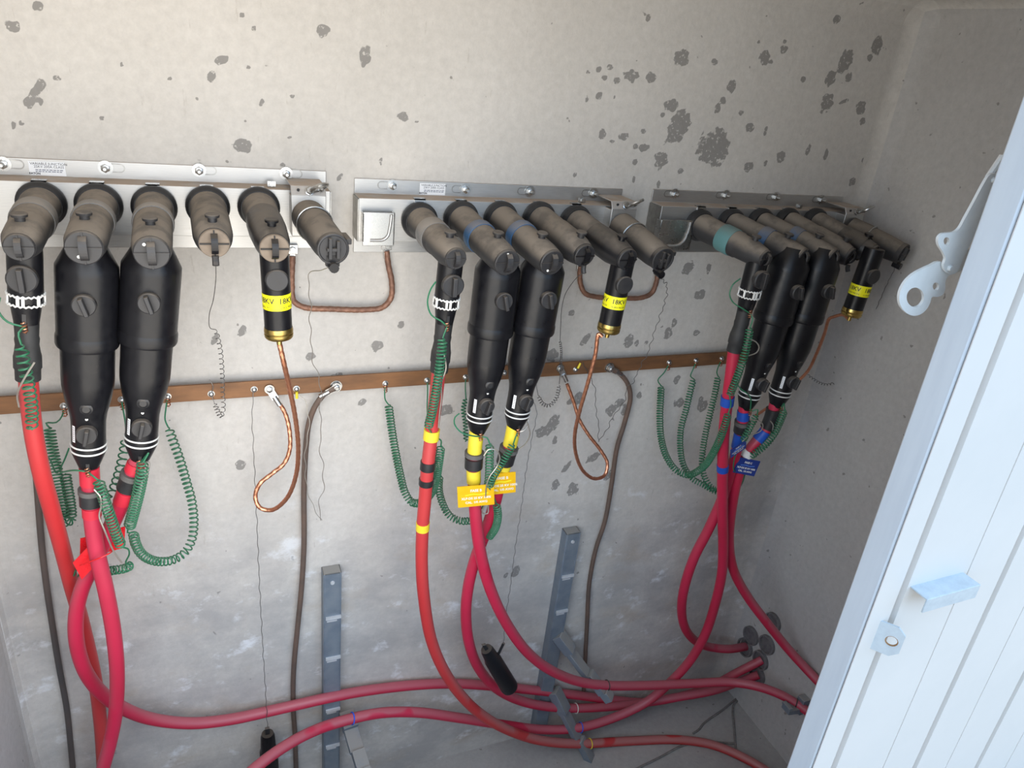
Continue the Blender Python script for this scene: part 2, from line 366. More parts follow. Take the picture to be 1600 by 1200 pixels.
# ------------------------------------------------------------------ setting: the vault
bm = bmesh.new()
x0, x1, y0, y1, z0, z1 = XL, XR, -1.02, 0.0, 0.0, ZC
vv = [bm.verts.new(p) for p in ((x0, y0, z0), (x1, y0, z0), (x1, y1, z0), (x0, y1, z0), (x0, y0, z1), (x1, y0, z1), (x1, y1, z1), (x0, y1, z1))]
for f in ((0, 1, 2, 3), (4, 7, 6, 5), (0, 3, 7, 4), (1, 5, 6, 2), (3, 2, 6, 7)): bm.faces.new([vv[i] for i in f])
bm.edges.ensure_lookup_table()
ed = [e for e in bm.edges if {e.verts[0], e.verts[1]} in ({vv[2], vv[6]}, {vv[6], vv[7]}, {vv[5], vv[6]})]
bmesh.ops.bevel(bm, geom=ed, offset=0.06, segments=16, affect='EDGES', profile=0.5)
el = [e for e in bm.edges if all(abs(v.co.x - x0) < 1e-5 and abs(v.co.y) < 1e-5 for v in e.verts)]
bmesh.ops.bevel(bm, geom=el, offset=0.05, segments=4, affect='EDGES', profile=0.5)
cen = V(((x0 + x1) / 2, -0.5, 1.2)); groups = {}
for f in bm.faces:
    n = f.normal; a = (abs(n.x), abs(n.y), abs(n.z)); c = f.calc_center_median()
    if a[2] > a[0] and a[2] > a[1]: k = 'ceiling' if c.z > 1.2 else 'floor'
    elif a[1] >= a[0]: k = 'wall_back'
    else: k = 'wall_right' if c.x > 0.6 else 'wall_left'
    groups.setdefault(k, []).append([v.co.copy() for v in f.verts])
bm.free()
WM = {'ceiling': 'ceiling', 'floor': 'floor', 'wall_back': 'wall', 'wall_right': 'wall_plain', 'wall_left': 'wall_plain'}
for k, fl in groups.items():
    mb = MB(); idx = {}
    for poly in fl:
        ii = []
        for p in poly:
            key = tuple(round(c, 5) for c in p)
            if key not in idx: idx[key] = len(mb.v); mb.v.append(p)
            ii.append(idx[key])
        mb.f.append(ii)
    if k == 'wall_back':                    # the flat of the wall as a fine grid that carries the stain mask
        keep = [f for f in mb.f if not all(abs(mb.v[i].y) < 1e-6 for i in f)]
        flat = [mb.v[i] for f in mb.f if all(abs(mb.v[i].y) < 1e-6 for i in f) for i in f]
        gx0, gx1, gz0, gz1 = min(p.x for p in flat), max(p.x for p in flat), min(p.z for p in flat), max(p.z for p in flat)
        gs = 0.004; nx, nz = int((gx1 - gx0) / gs) + 1, int((gz1 - gz0) / gs) + 1
        o = len(mb.v); mb.f = keep
        mb.v += [V((gx0 + (gx1 - gx0) * i / nx, 0, gz0 + (gz1 - gz0) * j / nz)) for j in range(nz + 1) for i in range(nx + 1)]
        mb.f += [[o + j * (nx + 1) + i, o + j * (nx + 1) + i + 1, o + (j + 1) * (nx + 1) + i + 1, o + (j + 1) * (nx + 1) + i] for j in range(nz) for i in range(nx)]
        mask = [0.0] * len(mb.v)
        for (u, v, w, h, tl) in STAINS:
            c = at(u, v); rx = max(w * (at(u + 1, v) - at(u - 1, v)).length / 2, 0.004); rz = max(h * (at(u, v + 1) - at(u, v - 1)).length / 2, 0.004)
            ca, sa = math.cos(math.radians(tl)), math.sin(math.radians(tl)); R = max(rx, rz) * 1.7
            for j in range(max(0, int((c.z - R - gz0) / (gz1 - gz0) * nz)), min(nz, int((c.z + R - gz0) / (gz1 - gz0) * nz) + 1) + 1):
                for i in range(max(0, int((c.x - R - gx0) / (gx1 - gx0) * nx)), min(nx, int((c.x + R - gx0) / (gx1 - gx0) * nx) + 1) + 1):
                    k_ = o + j * (nx + 1) + i
                    if k_ >= len(mask): continue
                    p = mb.v[k_]; dx, dz = p.x - c.x, p.z - c.z
                    e = math.hypot((dx * ca - dz * sa) / rx, (dx * sa + dz * ca) / rz)
                    e += 0.42 * mnoise.fractal(p * 75, 0.8, 2.1, 3) + 0.2 * mnoise.noise(p * 28)
                    mask[k_] = max(mask[k_], min(1.0, max(0.0, 0.5 + (1.0 - e) * 1.6)))
    me_o = mb.build(k, WM[k], fix=False, sharp=40)
    me_o.data.polygons.foreach_set('use_smooth', [False] * len(me_o.data.polygons))
    if k == 'wall_back':
        at_ = me_o.data.attributes.new('stain', 'FLOAT', 'POINT'); at_.data.foreach_set('value', mask)
    bm2 = bmesh.new(); bm2.from_mesh(me_o.data)
    for f in bm2.faces:                     # normals look into the vault
        if f.normal.dot(cen - f.calc_center_median()) < 0: f.normal_flip()
    bm2.to_mesh(me_o.data); bm2.free()
    so = me_o.modifiers.new('thickness', 'SOLIDIFY'); so.thickness = 0.1; so.offset = -1
    struct(me_o)
GZ = 0.62
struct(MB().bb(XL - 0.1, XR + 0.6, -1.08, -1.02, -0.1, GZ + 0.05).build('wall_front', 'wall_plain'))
g = MB().add([(-14, -16, GZ), (14, -16, GZ), (14, -1.08, GZ), (-14, -1.08, GZ)], [[0, 1, 2, 3]]).build('ground', 'earth', fix=False)
struct(g)

# ------------------------------------------------------------------ door leaf at the right, ribbed sheet in a frame
DY = -1.0; DX0 = 0.957; DTOP, DBOT = 2.36, 0.70
door = MB()
th = 0.020
door.bb(DX0, DX0 + 0.004, DY, DY + 0.030, DBOT, DTOP)
door.bb(DX0, DX0 + 0.050, DY, DY + 0.004, DBOT, DTOP)
d1 = MB().bb(DX0 - 0.0005, DX0 + 0.03, DY + 0.0008, DY + 0.046, DBOT, DTOP).build('door_1', 'door_frame', bevel=0.003); struct(d1)
prof = [(DX0 + 0.0005, 0.004)]
xs = [1.014, 1.163, 1.268, 1.380, 1.500, 1.622, 1.745, 1.868, 1.99]
x = DX0
prof = [(DX0, 0.0)]
deep = True
for i, xx in enumerate(xs):
    if i % 2 == 0:   # wide groove
        prof += [(xx - 0.009, 0.0), (xx - 0.008, 0.024), (xx + 0.003, 0.024), (xx + 0.009, 0.0)]
    else:            # narrow seam
        prof += [(xx - 0.0025, 0.0), (xx - 0.001, 0.007), (xx + 0.001, 0.007), (xx + 0.0025, 0.0)]
prof += [(2.06, 0.0)]
mbd = MB(); n = len(prof)
for (px, dy) in prof:
    mbd.v += [V((px, DY + dy - 0.002, DBOT)), V((px, DY + dy - 0.002, DTOP))]
for i in range(n - 1): mbd.f.append([2 * i, 2 * i + 2, 2 * i + 3, 2 * i + 1])
pan = mbd.build('ribbed_panel', 'door', d1, fix=False, sharp=25)
so = pan.modifiers.new('thickness', 'SOLIDIFY'); so.thickness = 0.0015; so.offset = 1
pan.data.polygons.foreach_set('use_smooth', [False] * len(pan.data.polygons))
# angle bracket and eye tab welded to the sheet
bc = at(1470, 912, 1.0)
br = MB(); bw = 0.052
bp = [at(1426, 915, 1.0), at(1507, 895, 1.0)]
xa, xb, zb = bp[0].x, bp[1].x, (bp[0].z + bp[1].z) / 2
br.bb(xa, xb, DY - 0.034, DY - 0.002, zb - 0.0015, zb + 0.0015)
br.bb(xa, xb, DY - 0.036, DY - 0.033, zb - 0.026, zb + 0.0015)
br.build('angle_bracket', 'tab', d1, bevel=0.0008)
tc = at(1371, 985, 1.0); tl = MB()
tz = tc.z - 0.006; Lz, dep = 0.030, 0.042
out = []
loops = [[(0, -Lz), (dep * 0.7, -Lz), (dep, -Lz * 0.6), (dep, Lz * 0.6), (dep * 0.7, Lz), (0, Lz)],
         [(dep * 0.62 + 0.010 * math.cos(a), 0.010 * math.sin(a)) for a in [2 * math.pi * k / 16 for k in range(16)]]]
TX = tc.x + 0.002
ang = math.radians(52)
tl.curve2d(loops, 0.004, lambda a, b, c: V((TX + a * math.cos(ang) + c * math.sin(ang), DY - 0.001 - a * math.sin(ang) + c * math.cos(ang), tz + b)))
tabo = tl.build('eye_tab', 'tab', d1, sharp=30)
MB().ring((TX + dep * 0.62 * math.cos(ang), DY - 0.001 - dep * 0.62 * math.sin(ang), tz), (math.sin(ang), math.cos(ang), 0), 0.0098, 0.0016, 18, 6).build('eye_rim', 'orange_rust', tabo)

# the leaf hangs slightly out of plumb
pv = V((DX0, DY, 1.1)); d1.matrix_world = Matrix.Translation(pv) @ Matrix.Rotation(math.radians(-1.5), 4, 'Y') @ Matrix.Translation(-pv)

# white door stay: two links pivoted behind the door edge
SO = 0.915
def st(x, y): return at(1380 + x / 4.286, 230 + y / 4.286, SO)
stay_base = st(560, 740)
def round_loop(pl, seg=3):
    out = []; n = len(pl)
    for i in range(n):
        p0, p1, p2, p3 = [V((*pl[(i + k - 1) % n], 0)) for k in range(4)]
        for k in range(seg):
            t = k / seg
            q = 0.5 * ((2 * p1) + (p2 - p0) * t + (2 * p0 - 5 * p1 + 4 * p2 - p3) * t * t + (3 * p1 - p0 - 3 * p2 + p3) * t ** 3)
            out.append((q.x, q.y))
    return out
def ell(cx, cy, a, b, n=28): return [(cx + a * math.cos(2 * math.pi * k / n), cy + b * math.sin(2 * math.pi * k / n)) for k in range(n)]
stay = thing('door_stay', 'white enamelled folding metal arm with a ring-shaped end beside the white door', 'door arm', stay_base)
link = [(668, 188), (700, 168), (735, 170), (752, 200), (735, 262), (690, 350), (640, 440), (590, 550), (545, 650), (505, 730), (478, 800), (450, 832), (412, 838), (380, 812), (372, 775),
        (385, 735), (365, 690), (338, 645), (335, 602), (360, 572), (398, 565), (440, 560), (478, 532), (515, 465), (570, 365), (625, 260)]
hook = [(372, 762), (310, 788), (250, 815), (190, 850), (140, 900), (108, 960), (100, 1010), (110, 1060), (145, 1105), (195, 1126), (245, 1115), (285, 1080), (308, 1035), (320, 1000),
        (355, 1000), (390, 985), (408, 945), (408, 905), (425, 865), (480, 840), (560, 805), (640, 770), (640, 680), (570, 680), (515, 705), (470, 790)]
MB().curve2d([[(p.x, p.z) for p in [st(*q) for q in round_loop(link)]], [(p.x, p.z) for p in [st(*q) for q in ell(391, 620, 20, 27)]]], 0.004,
             lambda a, b, c: V((a, -SO - 0.006 + c, b))).build('link', 'enamel', stay, bevel=0.001, sharp=30)
MB().curve2d([[(p.x, p.z) for p in [st(*q) for q in round_loop(hook)]], [(p.x, p.z) for p in [st(*q) for q in ell(207, 1003, 58, 66)]],
              [(p.x, p.z) for p in [st(*q) for q in ell(345, 930, 21, 27)]]], 0.004,
             lambda a, b, c: V((a, -SO + c, b))).build('ring_plate', 'enamel', stay, bevel=0.001, sharp=30)
for q in ((410, 798), (702, 212)):
    p = st(*q); MB().lathe(p + OUT * 0.0, OUT, [(0.003, .0042), (0.010, .0042), (0.0115, .003)], 16).build('rivet', 'enamel', stay)
p = st(800, 60); q = st(702, 205)
MB().tube([p, q], 0.0045, 8, smooth=False).build('rod', 'enamel', stay)

# ------------------------------------------------------------------ junction plates
ZT, ZF2, ZB = CZ - 0.280, CZ - 0.403, CZ - 0.441
RAISE = {1: 0.012, 2: 0.0, 3: 0.003}
FO = 0.055
def hexbolt(mb, p, r=0.007, ax=OUT, stud=0.012):
    ax = V(ax)
    mb.lathe(p, ax, [(0, r * 1.75), (0.0018, r * 1.75)], 22)
    mb.lathe(V(p) + ax * 0.0018, ax, [(0, r * 1.1), (0.0065, r * 1.1), (0.0075, r * 0.9)], 6)
    mb.lathe(V(p) + ax * 0.009, ax, [(0, r * 0.55), (stud - 0.003, r * 0.55), (stud, r * 0.4)], 10)
STUDS = {1: [(64, 320), (154, 322), (241, 325), (325, 324), (405, 325)],
         2: [(657, 346), (722, 343), (784, 343), (844, 343), (901, 348)],
         3: [(1095, 353), (1144, 351), (1190, 350), (1232, 349), (1275, 349)]}
BOLTS = {1: [(5, 256), (165, 262), (311, 266), (447, 271)], 2: [(613, 290), (727, 296), (828, 299), (927, 302)], 3: [(1054, 303), (1134, 305), (1212, 308), (1283, 312)]}
PX = {1: (-0.412, at(509, 300, 0).x), 2: (at(553, 300, 0).x, at(971, 300, 0).x), 3: (at(1017, 310, 0).x, at(1316, 310, 0).x)}
PLABEL = {1: 'stainless steel junction mounting rail at the left, its near end bolted beside the white label',
          2: 'steel junction mounting rail in the middle, its white label between its first two bolts',
          3: 'stainless steel junction mounting rail at the right in shadow, without a white label'}
PLABEL[1] = 'stainless steel junction mounting rail at the left, cut off by the photo edge'
def plate(g):
    xa, xb = PX[g]; ZT, ZF2, ZB = CZ - 0.280 + RAISE[g], CZ - 0.403 + RAISE[g] * .7, CZ - 0.441 + RAISE[g] * .7
    t = thing('junction_rail', PLABEL[g], 'mounting rail', ((xa + xb) / 2, 0, ZB), 'junction mounting rails')
    k = 0.003
    pr = [(0, ZT), (0, ZT - 0.034), (FO - k, ZT - 0.034), (FO - k, ZF2 + k), (0, ZF2 + k), (0, ZB), (k, ZB), (k, ZF2), (FO, ZF2), (FO, ZT - 0.034 + k), (k, ZT - 0.034 + k), (k, ZT)]
    # open hat section, extruded along the wall
    mb = MB(); mb.prism([V((xa, -o - 0.001, z)) for (o, z) in pr], (xb - xa, 0, 0)); mb.build('channel', 'steel', t, bevel=0.0008, sharp=25)
    for e0 in (xa - .0022, xb + .0002): MB().bb(e0, e0 + .002, -FO - .0005, -.002, ZF2 - .0005, ZT - .0335).build('end_plate', 'steel_dark', t)
    for (u, v) in BOLTS[g]:
        p = at(u, v, 0.004); b = MB(); hexbolt(b, p, 0.0075)
        bo = b.build('bolt', 'steel_bright', t)
        s_ = MB(); c = p + V((-0.010 if g > 1 else 0.010, 0.0005, 0))
        s_.curve2d([[(c.x + sx * 0.014 + 0.0085 * math.cos(a), c.z + 0.0085 * math.sin(a)) for sx, rng in ((1, range(-8, 9)), (-1, range(8, 25))) for a in [math.pi * i / 16 for i in rng]],
                    [(c.x + sx * 0.014 + 0.0065 * math.cos(a), c.z + 0.0065 * math.sin(a)) for sx, rng in ((1, range(-8, 9)), (-1, range(8, 25))) for a in [math.pi * i / 16 for i in rng]]],
                   0.001, lambda a, b, c_: V((a, -0.0048 + c_, b)))
        s_.build('slot_rim', 'steel_dark', bo)
    for i, (u, v) in enumerate(STUDS[g]):
        p = at(u, v, 0.07); p.y = -FO - 0.001
        MB().lathe(p, OUT, [(0, .0395), (0.010, .0405), (0.016, .039), (0.020, .036), (0.024, .0345)], 36).build('bushing_collar', 'collar', t)
        c = MB(); zt = ZT - 0.034
        c.bb(p.x - 0.012, p.x + 0.012, -FO - 0.004, -FO + 0.012, zt + 0.003, zt + 0.0055)
        c.bb(p.x - 0.012, p.x + 0.012, -FO - 0.004, -FO - 0.001, zt - 0.010, zt + 0.0055)
        c.build('retaining_clip', 'steel_bright', t)
    if g < 3:
        if g == 1: u0, v0, u1, v1 = 45, 252, 102, 272
        else: u0, v0, u1, v1 = 656, 285, 696, 301
        a = at(u0, (v0 + v1) / 2, 0.005); b = at(u1, (v0 + v1) / 2, 0.005); zc = ZT - 0.017; w = b.x - a.x; xc = (a.x + b.x) / 2; hh = 0.0125
        lb = MB().bb(a.x, b.x, -0.0048, -0.0042, zc - hh, zc + hh).build('label_plate', 'label_white', t)
        pl = lambda ox, oz: (lambda x, y, z: V((xc + ox + x, -0.00495, zc + oz + y)))
        tx = MB()
        tx.text('VARIABLE JUNCTION', 0.0062, pl(0.003, 0.0082)); tx.text('25KV 200A CLASS', 0.0062, pl(0.003, 0.0030))
        tx.text('EATON', 0.0052, pl(-w * 0.36, -0.0095), bold=0.0002)
        tx.build('lettering', 'ink', lb, fix=False)
        tx = MB(); tx.text('SEE INSTALLATION INSTRUCTIONS', 0.0034, pl(0.004, -0.0025)); tx.text('BEFORE ENERGIZING THE UNIT', 0.0034, pl(0.004, -0.0058))
        tx = MB()   # two lines of print too small to read in the photograph: short strokes only
        for row, oz in enumerate((-0.0026, -0.0056)):
            xx = -w * 0.33
            while xx < w * 0.38:
                ln = random.uniform(0.003, 0.007)
                tx.bb(xc + xx, xc + xx + ln, -0.00500, -0.0049, zc + oz - 0.0007, zc + oz + 0.0007); xx += ln + 0.0013
        tx.build('fine_print', 'ink_grey', lb)
    # parking bracket: a folded sheet with a U-shaped lip, left of the first bushing
    if g > 1:
        if g == 2: a = at(567, 331, 0.075); b = at(615, 381, 0.075)
        else: a = at(1033, 343, 0.075); b = at(1076, 388, 0.075)
        xa2, xb2, zt2, zb2 = a.x, b.x, a.z, b.z - 0.004
        mb = MB()
        mb.bb(xa2, xb2, -0.078, -0.075, zb2, zt2); mb.bb(xa2, xa2 + 0.003, -0.078, -FO - 0.001, zb2 + 0.008, zt2 - 0.002)
        mb.bb(xb2 - 0.003, xb2, -0.078, -FO - 0.001, zb2 + 0.002, zt2)
        pb = mb.build('parking_bracket', 'steel_bright', t, bevel=0.001)
        xm = (xa2 + xb2) / 2; r_ = (xb2 - xa2) * 0.30
        P = [V((xm - r_ * 0.9, -0.079, zb2 + 0.012))] + [V((xm + 0.002 + r_ * math.sin(q), -0.0795, zb2 + 0.012 + r_ * (1 - math.cos(q)))) for q in [0, .4, .8, 1.2, 1.57]] + [V((xm + r_ + 0.004, -0.0795, zb2 + 0.045)), V((xm + r_ + 0.006, -0.079, zt2 - 0.004))]
        MB().tube(P, 0.0032, 8).build('pressed_lip', 'steel', pb)
        p = at(*((617, 366) if g == 2 else (1068, 384)), 0.03); p.z = ZF2 - 0.006
    # little spare clip on top of the rail
    q = {1: (424, 284), 2: (909, 314), 3: (1247, 328)}[g]
    p = at(*q, 0.03); c = MB(); p.z = ZT - 0.034 + 0.006
    c.bb(p.x - 0.008, p.x + 0.008, p.y - 0.004, p.y + 0.004, p.z - 0.002, p.z + 0.008); c.lathe(p + V((0, -0.004, 0.003)), OUT, [(0, .005), (0.004, .005)], 6)
    c.build('terminal_screw', 'steel_bright', t)
    # earth lug under the rail where the brown conductor lands
    lugs = {1: [(457, 392)], 2: [(604, 386), (906, 408)], 3: [(1030, 405)]}[g]
    for (u, v) in lugs:
        p = at(u, v, 0.010); p.z = min(p.z, ZB + 0.014)
        c = MB(); c.bb(p.x - 0.011, p.x + 0.011, p.y - 0.004, p.y + 0.003, p.z - 0.006, p.z + 0.014)
        c.lathe(p + V((0, -0.004, 0.004)), OUT, [(0, .007), (0.006, .007)], 6); c.bb(p.x - 0.006, p.x + 0.006, p.y - 0.003, p.y + 0.003, p.z - 0.026, p.z - 0.006)
        c.build('earth_lug', 'steel_bright', t, bevel=0.0008)
    return t
for g in (1, 2, 3): plate(g)

# ------------------------------------------------------------------ connectors
def barrel_axis(base, tip, otip):
    b = at(*base, 0.07); t = at(*tip, otip)
    ax = (t - b).normalized(); b = b + ax * ((FO + 0.012 - 0.07) / max(0.3, -ax.y))
    return b, ax, (t - b).length
def cap_face(parent, o, ax, r, mat='cap', up=UP, eye=True, dot=None, face_mat=None, roll=0):
    """round end cap with a strap loop across it"""
    ax = V(ax).normalized(); e2 = (up - ax * up.dot(ax)).normalized(); e1 = ax.cross(e2)
    if roll: e1, e2 = e1 * math.cos(roll) + e2 * math.sin(roll), e2 * math.cos(roll) - e1 * math.sin(roll)
    mb = MB().lathe(o, ax, [(-0.006, r), (0.002, r), (0.0035, r * 0.94)], 30)
    c = mb.build('end_cap', face_mat or mat, parent)
    if eye:
        w = r * 0.22
        P = [o + ax * 0.003 + e2 * r * 0.72, o + ax * 0.011 + e2 * r * 0.5, o + ax * 0.014, o + ax * 0.011 - e2 * r * 0.5, o + ax * 0.003 - e2 * r * 0.72]
        m2 = MB()
        for side in (0,):
            Q = spline(P, 0.004)
            for i in range(len(Q) - 1):
                d = (Q[i + 1] - Q[i]); m2.box((Q[i] + Q[i + 1]) / 2, e1 * w, d * 0.55, ax * 0.0022)
        m2.box(o + ax * 0.004, e1 * r * 0.95, e2 * 0.0012, ax * 0.0016); m2.box(o + ax * 0.004 , e1 * 0.0011, e2 * r * 0.95, ax * 0.0012)
        m2.build('pull_loop', mat, c)
    if dot is not None:
        d = o + ax * 0.0035 + e1 * r * dot[0] + e2 * r * dot[1]
        MB().lathe(d, ax, [(0, .0026), (0.0012, .0026)], 12).build('white_dot', 'white', c)
    return c
def knob(parent, o, ax, r, length, tab=True, mat='cap', name='test_point_cap', tilt=0.3):
    ax = V(ax).normalized()
    e2 = (UP - ax * UP.dot(ax)).normalized(); e1 = ax.cross(e2)
    a2 = e2 * math.cos(tilt) + e1 * math.sin(tilt); b2 = e1 * math.cos(tilt) - e2 * math.sin(tilt)
    mb = MB().lathe(o - ax * 0.006, ax, [(0, r * 0.86), (length * 0.45, r * 0.9), (length * 0.5, r), (length + 0.004, r), (length + 0.006, r * 0.9)], 26)
    k = mb.build(name, mat, parent)
    if tab:
        m2 = MB(); m2.box(o + ax * (length + 0.006), a2 * r * 0.85, b2 * r * 0.2, ax * 0.007)
        m2.build('pull_tab', mat, k, bevel=0.0015)
    return k
def top_button(parent, o, ax, r_barrel, t, mat='cap'):
    ax = V(ax).normalized(); u = (UP - ax * UP.dot(ax)).normalized()
    MB().lathe(o + ax * t + u * (r_barrel - 0.004), u, [(0, .0075), (0.008, .0075), (0.009, .0115), (0.013, .012), (0.0145, .0105)], 20).build('voltage_test_button', mat, parent)
def frame_of(T, Bm):
    ax = (Bm - T).normalized(); L = (Bm - T).length
    fr = (OUT - ax * OUT.dot(ax)).normalized(); sd = ax.cross(fr)   # fr looks at the viewer, sd to the side
    if sd.x < 0: sd = -sd
    return ax, L, fr, sd
def wrap_text(mb, txt, size, o, ax, fr, sd, r, phi, t, bold=0.0):
    """text bent around a cylinder: runs around the side, upright along the axis"""
    def pl(x, y, z):
        a = phi + x / r
        return o + ax * (t - y) + (fr * math.cos(a) + sd * math.sin(a)) * r
    mb.text(txt, size, pl, bold=bold)

def elbow_A(base, tip, otip, top, bot, label, band, ob=0.245):
    b, ax, L = barrel_axis(base, tip, otip)
    t = thing('tee_elbow', label, 'cable elbow', at(bot[0], bot[1], ob), 'slim tee elbows')
    MB().lathe(b, ax, [(0, .0335), (0.02, .033), (0.06, .0315), (0.075, .031)], 32).build('cuff', 'rubber', t)
    MB().lathe(b + ax * 0.075, ax, [(0, .0335), (0.004, .0345), (0.036, .0345), (0.040, .0335)], 32).build('band', band, t)
    MB().lathe(b + ax * 0.115, ax, [(0, .0325), (0.012, .0325), (0.016, .0305), (0.022, .0305), (L - 0.150, .029), (L - 0.122, .0235), (L - .117, .0215)], 32).build('barrel', 'rubber', t)
    cap_face(t, b + ax * L, ax, 0.0212, mat='cap')
    top_button(t, b, ax, 0.0305, L - 0.042)
    T = at(top[0], top[1], ob); Bm = at(bot[0], bot[1], ob); a2, L2, fr, sd = frame_of(T, Bm)
    q = lambda f: f * L2
    MB().lathe(T - a2 * 0.0, a2, [(0, .024), (q(.1), .0255), (q(.36), .0255), (q(.44), .0245), (q(.46), .0225), (q(.58), .0185)], 28).build('body', 'black_gloss', t)
    MB().lathe(T + a2 * q(.58), a2, [(0, .0185), (q(.10), .0175), (q(.12), .0185), (q(.16), .0175), (q(.22), .0195), (q(.25), .021), (q(.33), .0212), (q(.34), .0195), (q(.42), .0192)], 24).build('shrink_sleeve', 'sleeve', t)
    knob(t, T + a2 * q(.24) + fr * 0.022, fr, 0.0225, 0.012, tab=True, mat='cap', tilt=0.0)
    c = MB()
    for dt in (0.37, 0.435):
        P = [T + a2 * (q(dt) + 0.0012 * (1 if k % 2 else -1)) + (fr * math.cos(2 * math.pi * k / 44) + sd * math.sin(2 * math.pi * k / 44)) * 0.0268 for k in range(45)]
        c.tube(P, 0.0018, 6, smooth=False, closed=True)
    for k in range(22):
        a = 2 * math.pi * k / 22
        if k % 3 == 0: c.box(T + a2 * q(.402) + (fr * math.cos(a) + sd * math.sin(a)) * 0.0266, a2 * q(.033), (sd * math.cos(a) - fr * math.sin(a)) * 0.0022, (fr * math.cos(a) + sd * math.sin(a)) * 0.0012)
    c.build('white_clamp', 'white', t)
    lp = T + a2 * q(.565) + fr * 0.019
    m = MB().box(lp - a2 * 0.008, sd * 0.003, a2 * 0.010, fr * 0.003); m.build('earthing_eye', 'rubber_clean', t)
    return dict(t=t, lug=lp + a2 * 0.004 + fr * 0.002, bot=Bm, ax=a2)

def fused_B(base, tip, otip, top, bot, label, band, ob=0.235, dot=(0.3, -0.5)):
    b, ax, L = barrel_axis(base, tip, otip)
    t = thing('fused_elbow', label, 'cable elbow', at(bot[0], bot[1], ob), 'thick fused elbows')
    MB().lathe(b, ax, [(0, .0335), (0.02, .033), (0.06, .032), (0.090, .0315)], 32).build('cuff', 'rubber', t)
    MB().lathe(b + ax * 0.090, ax, [(0, .0335), (0.003, .0345), (0.022, .0345), (0.026, .0335)], 32).build('band', band, t)
    MB().lathe(b + ax * 0.116, ax, [(0, .032), (0.010, .032), (L - 0.145, .0305), (L - 0.118, .0272)], 32).build('barrel', 'rubber', t)
    cap_face(t, b + ax * L, ax, 0.0268, mat='cap', dot=dot)
    top_button(t, b, ax, 0.032, L - 0.055)
    T = at(top[0], top[1], ob); Bm = at(bot[0], bot[1], ob); a2, L2, fr, sd = frame_of(T, Bm)
    q = lambda f: f * L2
    MB().lathe(T - a2 * 0.012, a2, [(0, .026), (q(.075) + 0.012, .0478), (q(.10) + .012, .0482), (q(.36) + .012, .0482)], 40).build('upper_body', 'black_gloss', t)
    MB().lathe(T + a2 * q(.36), a2, [(0, .0482), (q(.012), .0498), (q(.045), .0500), (q(.055), .0485), (q(.06), .0432)], 40).build('joint_ring', 'black_gloss', t)
    MB().lathe(T + a2 * q(.41), a2, [(0, .0428), (q(.155), .0424), (q(.185), .0418), (q(.25), .0375), (q(.32), .0305), (q(.36), .0285), (q(.40), .0282), (q(.50), .0284), (q(.515), .0282), (q(.59), .0172)], 40).build('lower_body', 'black_gloss', t)
    w = MB()
    for dt in (.882, .910):
        w.ring(T + a2 * q(dt), a2, 0.0287, 0.0018, 40, 6)
    w.build('white_rings', 'white', t)
    knob(t, T + a2 * q(.20) + fr * 0.046, fr, 0.0185, 0.012, mat='cap', tilt=0.25)
    knob(t, T + a2 * q(.80) + fr * 0.027, fr, 0.0175, 0.013, mat='cap', tilt=-0.25)
    MB().lathe(T + a2 * q(.675) + fr * 0.034, fr, [(0, .0105), (0.003, .0105), (0.004, .007), (0.005, .006)], 20).build('inspection_plug', 'rubber_clean', t)
    d = T + a2 * q(.73) + fr * 0.0285; MB().lathe(d, fr, [(0, .0025), (0.0022, .0025)], 10).build('white_dot', 'white', t)
    # white strip label on the neck, curved with it
    s_ = MB(); n = 5; r = 0.0289
    for i in range(n + 1):
        a = -0.98 + 0.24 * i / n
        d = fr * math.cos(a) + sd * math.sin(a)
        s_.v += [T + a2 * q(.775) + d * r, T + a2 * q(.855) + d * r]
    for i in range(n): s_.f.append([2 * i, 2 * i + 1, 2 * i + 3, 2 * i + 2])
    ls = s_.build('strip_label', 'label_white', t)
    s2 = MB()
    for i in range(7):
        a = -0.86; d = fr * math.cos(a) + sd * math.sin(a); tt = sd * math.cos(a) - fr * math.sin(a)
        s2.box(T + a2 * q(.785 + .01 * i) + d * (r + 0.0002), tt * 0.0014, a2 * 0.0006, d * 0.0002)
    s2.build('strip_print', 'ink_grey', ls)
    lp = T + a2 * q(.985) + fr * 0.020
    MB().box(lp - a2 * 0.012, sd * 0.0028, a2 * 0.014, fr * 0.003).build('earthing_eye', 'rubber_clean', t)
    return dict(t=t, lug=lp + a2 * 0.006 + fr * 0.002, bot=Bm, ax=a2)

def cap_C(base, tip, otip, label, dusty):
    b, ax, L = barrel_axis(base, tip, otip)
    t = thing('insulated_cap', label, 'insulating cap', b, 'insulating caps')
    MB().lathe(b, ax, [(0, .0335), (0.03, .033), (0.08, .0318), (0.085, .0335), (L - 0.05, .033), (L - 0.03, .031), (L - 0.004, .0255)], 32).build('barrel', 'rubber', t)
    c = cap_face(t, b + ax * L, ax, 0.0245, mat='black_gloss', face_mat='cap_dusty' if dusty else 'cap')
    top_button(t, b, ax, 0.032, L - 0.028)
    e = b + ax * (L + 0.004) - UP * 0.028
    MB().tube([e + UP * 0.008, e, e - UP * 0.008 + ax * .004], 0.0055, 8).build('drain_eye', 'cap', t)
    return dict(t=t, eye=e - UP * 0.008)

